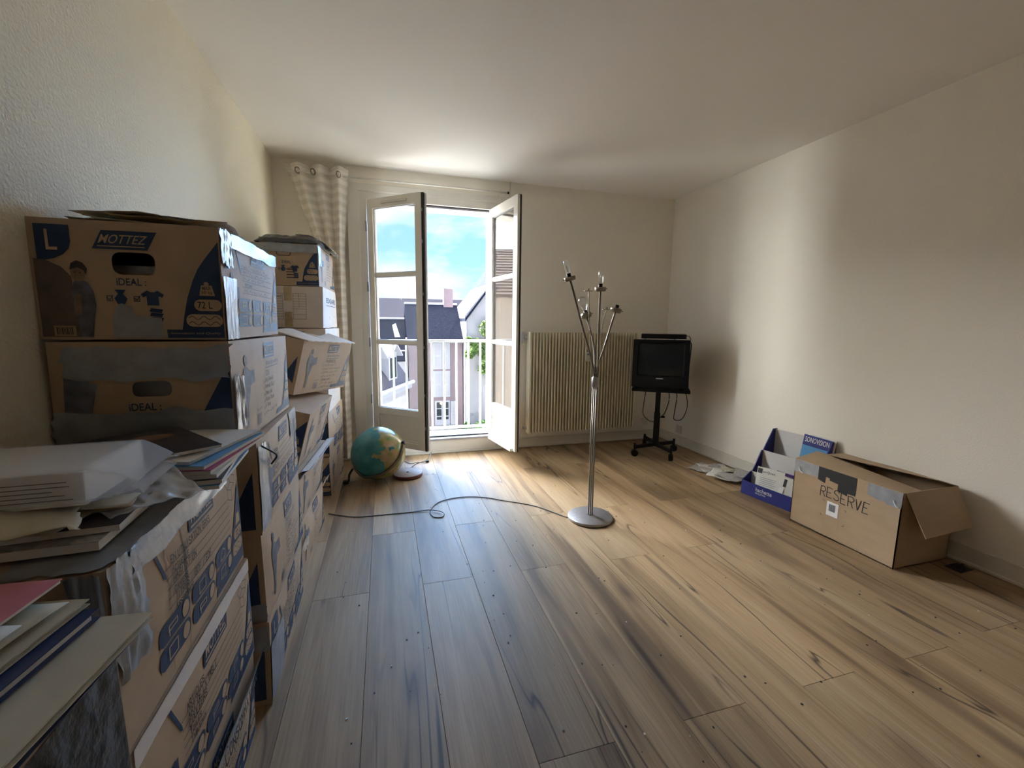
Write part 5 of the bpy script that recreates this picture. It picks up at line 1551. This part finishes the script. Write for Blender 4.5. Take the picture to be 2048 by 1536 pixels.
# books / brochures under the wrapped parcel
gbk = 'books under the plastic-wrapped parcel'
magazine('book', 'grey paperback at the front edge of the taped box', 0.30, 0.20, 0.016, (0.225, -3.125, z1 + 0.004), 3, 'paper_grey', 3, 'book', gbk)
magazine('book', 'dark thin book lying on the grey paperback', 0.29, 0.20, 0.012, (0.240, -3.105, z1 + 0.0215), 6, 'dark_cover', 4, 'book', gbk)
for k, (mt, w_, l_, x, y, rz, lb) in enumerate((('paper_old', .26, .20, .215, -3.11, -8, 'cream envelope sticking out under the parcel'), ('envelope', .25, .19, .250, -3.085, 12, 'kraft envelope sticking out beside the cream one'), ('paper_old', .24, .18, .262, -3.08, 5, 'folded cream letter right under the parcel'))):
    sheet('envelope', M[mt], w_, l_, (x, y, z1 + 0.036 + 0.007 * k), rz, 80 + k, 0.008, lb, 'envelope', ragged=0.004)
sheet('paper_strip', M['paper_old'], 0.09, 0.11, (0.30, -3.20, z1 + 0.0580), 30, 90, 0.010, 'crumpled price slip in front of the wrapped parcel', 'paper', ragged=0.01, tilt=(10, 8))

zp = 0.928
pc = empty('white_parcel', (0.20, -3.09, zp), (0, 0, R(2)), label='long white box with small print and barcodes in clear plastic', cat='box')
MB().box(-0.165, 0.150, -0.10, 0.09, 0.0, 0.056).build('carton', M['white_ink'], pc, bevel=0.003)
bars = MB()
rg_ = random.Random(2)
def fq(mb, x0, z0, x1, z1_): mb.add([(x0, -0.1012, z0), (x1, -0.1012, z0), (x1, -0.1012, z1_), (x0, -0.1012, z1_)], [(0, 1, 2, 3)])
for z0 in (0.008, 0.034):
    x = -0.02
    while x < 0.03:
        wd = rg_.choice((0.0012, 0.002))
        fq(bars, x, z0, x + wd, z0 + 0.015)
        x += wd + 0.0016
for k in range(5):
    fq(bars, 0.045, 0.012 + 0.007 * k, 0.045 + rg_.uniform(0.06, 0.09), 0.0135 + 0.007 * k)
bars.build('small_print', M['ink_black'], pc)
def wrapfn(u, v):
    # film sleeve hugging the carton and running past its end
    a = 2 * PI * v
    past = max(0, (u - 0.84) / 0.16)
    hx = 0.104 * (1 - 0.05 * past) * (1 + 0.10 * mnoise.noise(Vector((u * 6, v * 5, 4))) * past)
    hz_ = 0.031 * (1 - 0.6 * past)
    c_, s_ = math.cos(a), math.sin(a)
    yy = hx * (abs(c_) ** 0.35) * (1 if c_ > 0 else -1)
    zz = 0.031 + hz_ * (abs(s_) ** 0.35) * (1 if s_ > 0 else -1) - 0.012 * past + 0.022 * past * mnoise.noise(Vector((u * 7, v * 6, 1)))
    return (-0.17 + 0.385 * u + 0.02 * past * mnoise.noise(Vector((v * 4, 2, 8))), -0.005 + yy, max(0.0015, zz))
MB().grid(wrapfn, 44, 40).build('plastic_film', M['film'], pc, smooth=True)
fg = empty('plastic_film', (0.375, -3.075, 0.892), (0, 0, R(-28)), label='loose clear plastic sheet curling over the box corner', cat='plastic film')
MB().grid(lambda u, v: ((u - .5) * 0.11, (v - .5) * 0.17, 0.010 + 0.024 * math.sin(u * 3.4 + 1.2 * v) * v + 0.012 * mnoise.noise(Vector((u * 5, v * 6, 3)))), 20, 24).build('sheet', M['film'], fg, smooth=True, solid=0.0006)

pl = empty('plastic_sleeve', (0.105, -2.880, z1 + 0.004), (0, 0, R(-8)), label='dark translucent plastic pouch slumped against the wall', cat='plastic pouch')
def slv(u, v):
    x_, y_ = (u - .5) * 0.16, (v - .5) * 0.34
    e = (math.sin(PI * min(1, max(0, u)))) ** 0.6 * (math.sin(PI * min(1, max(0, v)))) ** 0.35
    return (x_ * (0.75 + 0.25 * v), y_, 0.002 + 0.085 * e * (0.45 + 0.55 * v) + 0.008 * mnoise.noise(Vector((u * 7, v * 9, 2))) * e)
MB().grid(slv, 26, 34).build('pouch', M['film_dark'], pl, smooth=True)
MB().box(-0.05, 0.05, -0.12, 0.13, 0.0015, 0.03).build('folded_papers', M['dark_cover'], pl)

# ------------------------------------------------------------------ box of folders in front of the stack
fb = Carton('folder_box', 'open moving box piled with folders in front of the magazine stack', (0.34, 0.34, 0.790), (0.292, -3.520, 0.001), (0, 0, -1.0), 51, body=M['kraft_plain'], bulge=0.004)
fb.pr('navy_folder_edge', M['navy'], 'R', [rect(0.005, 0.3, 0.10, 0.785)], 0.002)
fb.pr('white_folder_edge', M['paper'], 'R', [[(0.10, 0.3), (0.125, 0.3), (0.132, 0.785), (0.10, 0.785)]], 0.003)
fb.pr('black_lining', M['black_bag'], 'R', [[(0.165, 0.2), (0.335, 0.2), (0.335, 0.785), (0.17, 0.785)]], 0.002)
z = 0.793
def folder(name, label, cat, mt, w, l, x, y, rz, t, seed, amp=0.003, group=None):
    global z
    g = empty(name, (x, y, z), (0, 0, R(rz)), label, cat, group)
    for zz, nm in ((0.0, 'back_cover'), (t, 'front_cover')):
        MB().grid(lambda u, v: ((u - .5) * w, (v - .5) * l, zz + 0.0008 + amp * abs(mnoise.noise(Vector((u * 2 + seed, v * 2, zz * 50)))) * (1 if zz else 0)), 8, 10).build(nm, M[mt], g, solid=0.0012)
    if t > 0.003:
        MB().box(-w / 2 + 0.006, w / 2 - 0.006, -l / 2 + 0.006, l / 2 - 0.006, 0.0016, t - 0.0006).build('papers', M['paper'], g)
    z += t + amp + 0.002
    return g
FD = 'folders piled on the open box'
folder('folder', 'navy folder lowest in the folder pile', 'folder', 'navy', 0.35, 0.36, 0.292, -3.495, -4, 0.010, 1, group=FD)
folder('folder', 'wide cream card folder sticking out over the box edge', 'folder', 'paper_old', 0.36, 0.33, 0.297, -3.475, -6, 0.008, 2, group=FD)
nb = folder('binder', 'navy blue binder with a pale elastic line across it', 'binder', 'navy', 0.30, 0.33, 0.265, -3.475, -7, 0.012, 3, 0.001)
MB().box(0.118, 0.1205, -0.165, 0.165, 0.0135, 0.0145).build('elastic', M['white_ink'], nb)
folder('folder', 'worn kraft-coloured folder on the navy binder', 'folder', 'paper_old', 0.25, 0.33, 0.272, -3.465, -8, 0.006, 4, group=FD)
pg = sheet('envelope', M['paper_old'], 0.22, 0.31, (0.272, -3.470, z), -10, 33, 0.008, 'creased cream envelope on the kraft-coloured folder', 'envelope')
z += 0.010
pg = sheet('envelope', M['paper'], 0.20, 0.25, (0.268, -3.490, z), -12, 31, 0.006, 'large white envelope with a circled mark on the folder pile', 'envelope')
z += 0.008
mg = magazine('magazine', 'pink magazine with a black band at the back of the folder pile', 0.24, 0.20, 0.006, (0.252, -3.392, z - 0.002), -5, 'pink', 5)
MB().box(-0.118, 0.075, -0.10, -0.03, 0.0062, 0.0070).build('black_band', M['ink_black'], mg)
mk = MB()
for x0, y0, x1, y1 in ((0.088, 0.055, 0.115, 0.060), (0.108, 0.02, 0.114, 0.056), (0.09, 0.036, 0.097, 0.041)): mk.box(x0, x1, y0 - 0.06, y1 - 0.06, 0.0062, 0.0068)
mk.build('cover_mark', M['red'], mg)
ev = sheet('envelope', M['paper'], 0.22, 0.19, (0.262, -3.515, z + 0.006), -9, 37, 0.006, 'second white envelope overlapping the pink magazine', 'envelope')

# ------------------------------------------------------------------ newspapers on the floor, display stand, big carton
rg_ = random.Random(12)
npile = [(3.44, -1.02, 22, .26, .20, 'paper_grey', 'crumpled newspaper sheet nearest the television stand'), (3.50, -1.06, -20, .25, .21, 'paper', 'pale newspaper page lying over the crumpled sheet'), (3.47, -1.14, 8, .22, .26, 'paper_grey', 'grey newspaper page in the middle of the floor heap'),
         (3.42, -1.24, 35, .26, .19, 'paper', 'pale leaflet spread next to the blue display stand'), (3.46, -1.32, 12, .25, .20, 'paper_grey', 'newspaper page touching the blue display stand'), (3.52, -1.22, -30, .14, .10, 'paper_old', 'yellowed scrap of paper on top of the floor heap'), (3.55, -1.34, 40, .2, .16, 'paper_grey', 'folded newspaper at the foot of the baseboard')]
for k, (x, y, rz, w_, l_, mt, lb) in enumerate(npile):
    sheet('newspaper', M[mt], w_, l_, (x, y, 0.001 + 0.008 * k), rz, 100 + k, 0.014, lb, 'newspaper', 'newspapers heaped on the floor', ragged=0.012, nn=(14, 14))

# display stand: local x along its width (towards the camera side), local y towards the wall
ds = empty('display_stand', (3.322, -1.535, 0.0), (0, 0, R(-90 + 8)), label='blue and white tiered cardboard display stand by the wall', cat='display stand')
DW, DD = 0.42, 0.34
side = [(0.0, 0.0), (DD, 0.0), (DD, 0.46), (DD - 0.045, 0.46), (0.20, 0.305), (0.185, 0.305), (0.10, 0.155), (0.085, 0.155), (0.0, 0.10)]
Ms = Matrix(((0, 0, 1, 0), (1, 0, 0, 0), (0, 1, 0, 0), (0, 0, 0, 1)))
for x in (0.0, DW - 0.006):
    MB().prism(side, 0.006, Matrix.Translation((x, 0, 0)) @ Ms).build('side_panel', M['display_blue'], ds)
fp = MB().box(0.006, DW - 0.006, 0.0, 0.006, 0.0, 0.10).build('front_panel', M['display_blue'], ds)
def front_text(s_, x0, z0, x1, z1_, nm, par, y=-0.0008, mt='white_ink', bold=True):
    mb = MB()
    for t in text(s_, x0, z0, x1, z1_, bold): mb.add([(p[0], y, p[1]) for p in t], [(0, 1, 2)])
    return mb.build(nm, M[mt], par)
front_text('hachette', 0.115, 0.052, 0.235, 0.082, 'lettering', ds)
front_text('EDUCATION', 0.115, 0.034, 0.19, 0.045, 'small_lettering', ds)
for y, z0, z1_ in ((0.095, 0.06, 0.155), (0.198, 0.12, 0.305)):
    MB().box(0.006, DW - 0.006, y, y + 0.004, z0, z1_).build('tier_panel', M['display_white'], ds)
MB().box(0.006, DW - 0.006, DD - 0.02, DD - 0.014, 0.02, 0.455).build('back_panel', M['display_white'], ds)
MB().box(0.006, DW - 0.006, 0.006, DD - 0.02, 0.003, 0.009).build('base', M['display_blue'], ds)
MB().box(0.13, DW - 0.006, 0.1925, 0.1965, 0.165, 0.185).build('purple_band', M['purple'], ds)

ml = empty('leaflet', (3.322, -1.535, 0.011), ds.rotation_euler, label='white leaflet with grey text lines in the lowest display tier', cat='leaflet')
q = Matrix.Translation((0.06, 0.055, 0.0)) @ Matrix.Rotation(R(-12), 4, 'X') @ Matrix.Rotation(R(-3), 4, 'Y')
MB().box(0.0, 0.20, 0, 0.005, 0.0, 0.20, q).build('page', M['paper'], ml)
MB().box(0.005, 0.04, -0.001, 0.0, 0.155, 0.19, q).build('black_square', M['ink_black'], ml)
mb = MB()
for t in text('ert]ises', 0.045, 0.158, 0.135, 0.180): mb.add([q @ Vector((p[0], -0.0008, p[1])) for p in t], [(0, 1, 2)])
mb.build('heading', M['ink_black'], ml)
mb = MB()
for k in range(5): mb.add([q @ Vector(p) for p in ((0.03, -0.0008, 0.125 - 0.013 * k), (0.15 - 0.006 * (k % 3), -0.0008, 0.125 - 0.013 * k), (0.15 - 0.006 * (k % 3), -0.0008, 0.1275 - 0.013 * k), (0.03, -0.0008, 0.1275 - 0.013 * k))], [(0, 1, 2, 3)])
mb.build('text_lines', M['ink_soft'], ml)
m2 = empty('leaflet', (3.322, -1.535, 0.011), ds.rotation_euler, label='white leaflet with a dark clip leaning next to the first one', cat='leaflet')
q = Matrix.Translation((0.245, 0.05, 0.0)) @ Matrix.Rotation(R(-10), 4, 'X') @ Matrix.Rotation(R(4), 4, 'Y')
MB().box(0.0, 0.10, 0, 0.004, 0.0, 0.19, q).build('page', M['paper'], m2)
MB().box(0.006, 0.026, -0.001, 0.0, 0.12, 0.175, q).build('clip', M['ink_black'], m2)
MB().box(-0.01, 0.02, -0.006, -0.002, 0.02, 0.11, q).build('card', M['white_ink'], m2)
m3 = empty('magazine', (3.322, -1.535, 0.0), ds.rotation_euler, label='blue magazine with white title in the top display tier', cat='magazine')
q = Matrix.Translation((0.215, 0.275, 0.20)) @ Matrix.Rotation(R(-6), 4, 'X') @ Matrix.Rotation(R(3), 4, 'Y')
MB().box(0.0, 0.185, 0, 0.006, 0.0, 0.275, q).build('pages', M['paper'], m3)
MB().box(0.0, 0.185, -0.001, 0.0, 0.0, 0.275, q).build('cover', M['display_blue'], m3)
mb = MB()
for t in text('SONOVISION', 0.012, 0.225, 0.172, 0.262): mb.add([q @ Vector((p[0], -0.0018, p[1])) for p in t], [(0, 1, 2)])
mb.build('title', M['white_ink'], m3)
MB().box(0.0, 0.185, -0.0016, -0.0011, 0.10, 0.20, q).build('cover_picture', M['sky_blue'], m3)
MB().box(0.02, 0.185, -0.0020, -0.0016, 0.105, 0.125, q).build('cover_strip', M['skin_cover'], m3)
m4 = empty('magazine', (3.322, -1.535, 0.0), ds.rotation_euler, label='thin white magazine tucked behind the blue one', cat='magazine')
q4 = q @ Matrix.Translation((0.035, 0.009, 0.012))
MB().box(0.0, 0.17, 0, 0.004, 0.0, 0.27, q4).build('pages', M['paper'], m4)
MB().box(0.0, 0.17, -0.001, 0.0, 0.0, 0.27, q4).build('cover', M['white_ink'], m4)

# big plain carton with its flaps open
cx0, cx1, cy0, cy1, chh = 3.272, 3.675, -2.578, -1.985, 0.405
ct = empty('open_carton', ((cx0 + cx1) / 2, (cy0 + cy1) / 2, 0.001), label='big plain brown carton with open flaps and a hand-written word', cat='box')
cw, cl = (cx1 - cx0) / 2, (cy1 - cy0) / 2
T = 0.005
for nm, q in (('front_wall', (-cw, -cw + T, -cl, cl)), ('back_wall', (cw - T, cw, -cl, cl)), ('side_wall', (-cw, cw, -cl, -cl + T)), ('side_wall', (-cw, cw, cl - T, cl))):
    MB().box(*q, 0.0, chh).build(nm, M['kraft_plain'], ct)
MB().box(-cw, cw, -cl, cl, 0.0, T).build('bottom', M['kraft_in'], ct)
def quadslab(nm, a, b_, c, d, mt, t=0.004, par=None, bend=0.0):
    a, b_, c, d = (Vector(p) for p in (a, b_, c, d))
    nrm = (b_ - a).cross(d - a).normalized()
    def fn(u, v): return (a * (1 - u) + b_ * u) * (1 - v) + (d * (1 - u) + c * u) * v + nrm * bend * math.sin(PI * v) * math.sin(PI * u)
    return MB().grid(fn, 8, 6).build(nm, mt, par or ct, solid=t)
quadslab('front_flap', (-cw, -cl, chh), (-cw, cl, chh), (-cw + 0.165, cl - 0.01, chh + 0.035), (-cw + 0.165, -cl + 0.01, chh - 0.012), M['kraft_plain'], bend=-0.01)
quadslab('back_flap', (cw, -cl, chh), (cw, cl, chh), (cw - 0.165, cl - 0.01, chh + 0.010), (cw - 0.155, -cl + 0.01, chh + 0.045), M['kraft_plain'], bend=0.01)
quadslab('side_flap', (-cw + 0.02, -cl, chh - 0.004), (cw, -cl, chh + 0.0), (cw - 0.005, -cl - 0.085, chh - 0.185), (-cw + 0.055, -cl - 0.085, chh - 0.205), M['kraft_plain'], bend=-0.006)
quadslab('side_flap', (-cw, cl, chh), (cw, cl, chh), (cw - 0.02, cl - 0.19, chh - 0.03), (-cw + 0.02, cl - 0.19, chh - 0.03), M['kraft_plain'])
# the front wall faces -x; u runs from the far end (y max) to the near end
def cf(polys, nm, mt, off=0.0012):
    mb = MB()
    for t in tess(polys): mb.add([(-cw - off, cl - p[0], p[1]) for p in t], [(0, 1, 2)])
    return mb.build(nm, mt, ct)
cf(hand('RESERVE', 0.178, 0.238, 0.058, 0.0045, rng=random.Random(8), slope=-0.02, shear=0.02, wf=0.86), 'handwriting', M['ink_black'])
cf([[(0.0, 0.325), (0.155, 0.335), (0.165, 0.404), (0.0, 0.404)]], 'silver_tape', M['duct'], 0.0016)
cf([[(0.43, 0.34), (0.50, 0.325), (0.515, 0.335), (0.525, 0.32), (0.593, 0.325), (0.593, 0.404), (0.43, 0.404)]], 'silver_tape', M['duct'], 0.0016)
cf([[(0.155, 0.404), (0.155, 0.325), (0.20, 0.315), (0.20, 0.355), (0.225, 0.352), (0.225, 0.34), (0.275, 0.335), (0.275, 0.295), (0.33, 0.285), (0.33, 0.30), (0.372, 0.302), (0.372, 0.404)]], 'black_tape', M['black_tape'], 0.0018)
cf([rect(0.225, 0.135, 0.292, 0.218)], 'white_sticker', M['white_ink'], 0.0014)
cf([rect(0.239 + 0.0042 * k, 0.163, 0.239 + 0.0042 * k + (0.0022 if k % 3 else 0.003), 0.205) for k in range(9)], 'sticker_barcode', M['ink_soft'], 0.0022)
cf(strokes([(0.195, 0.215), (0.21, 0.215), (0.21, 0.205)], 0.002) + strokes([(0.195, 0.13), (0.195, 0.12), (0.205, 0.12)], 0.002) + strokes([(0.325, 0.20), (0.335, 0.20), (0.335, 0.19)], 0.002) + strokes([(0.318, 0.105), (0.33, 0.105), (0.33, 0.115)], 0.002), 'corner_marks', M['ink_black'])
cf([rect(0.2155, 0.0, 0.217, 0.40), rect(0.300, 0.0, 0.3015, 0.40)], 'tape_seam', M['kraft_in'], 0.0006)
for yy, zz in ((0.03, 0.36), (0.555, 0.355)):
    MB().tube(spline([(-cw - 0.002, cl - yy, zz), (-cw - 0.014, cl - yy - 0.02, zz - 0.02), (-cw - 0.012, cl - yy - 0.035, zz - 0.028)], 5), 0.003, 6).build('string_end', M['white_ink'], ct, smooth=True)

sc_ = empty('cloth_scrap', (3.62, -2.66, 0.0), label='small black crumpled scrap on the floor beside the big carton', cat='scrap')
MB().grid(lambda u, v: ((u - .5) * 0.10, (v - .5) * 0.07, 0.003 + 0.014 * abs(mnoise.noise(Vector((u * 5, v * 5, 6)))) * math.sin(PI * u) * math.sin(PI * v) * 3), 14, 12).build('cloth', M['black_tape'], sc_, smooth=True, solid=0.001)

# crumbs and specks scattered on the floor
dk, lt = MB(), MB()
rg_ = random.Random(99)
for k in range(170):
    x, y, s_ = rg_.uniform(0.55, 3.3), rg_.uniform(-3.6, -0.9), rg_.uniform(0.0012, 0.003)
    (dk if k % 9 else lt).box(x - s_, x + s_ * rg_.uniform(0.6, 1.4), y - s_, y + s_, 0.0004, 0.0004 + s_ * 0.8)
o = dk.build('floor_specks', M['cable_black']); tag(o, 'tiny dark specks of dirt scattered over the floor planks', 'dirt', kind='stuff')
o = lt.build('plaster_crumbs', M['white_ink']); tag(o, 'tiny white plaster crumbs scattered over the floor planks', 'dirt', kind='stuff')
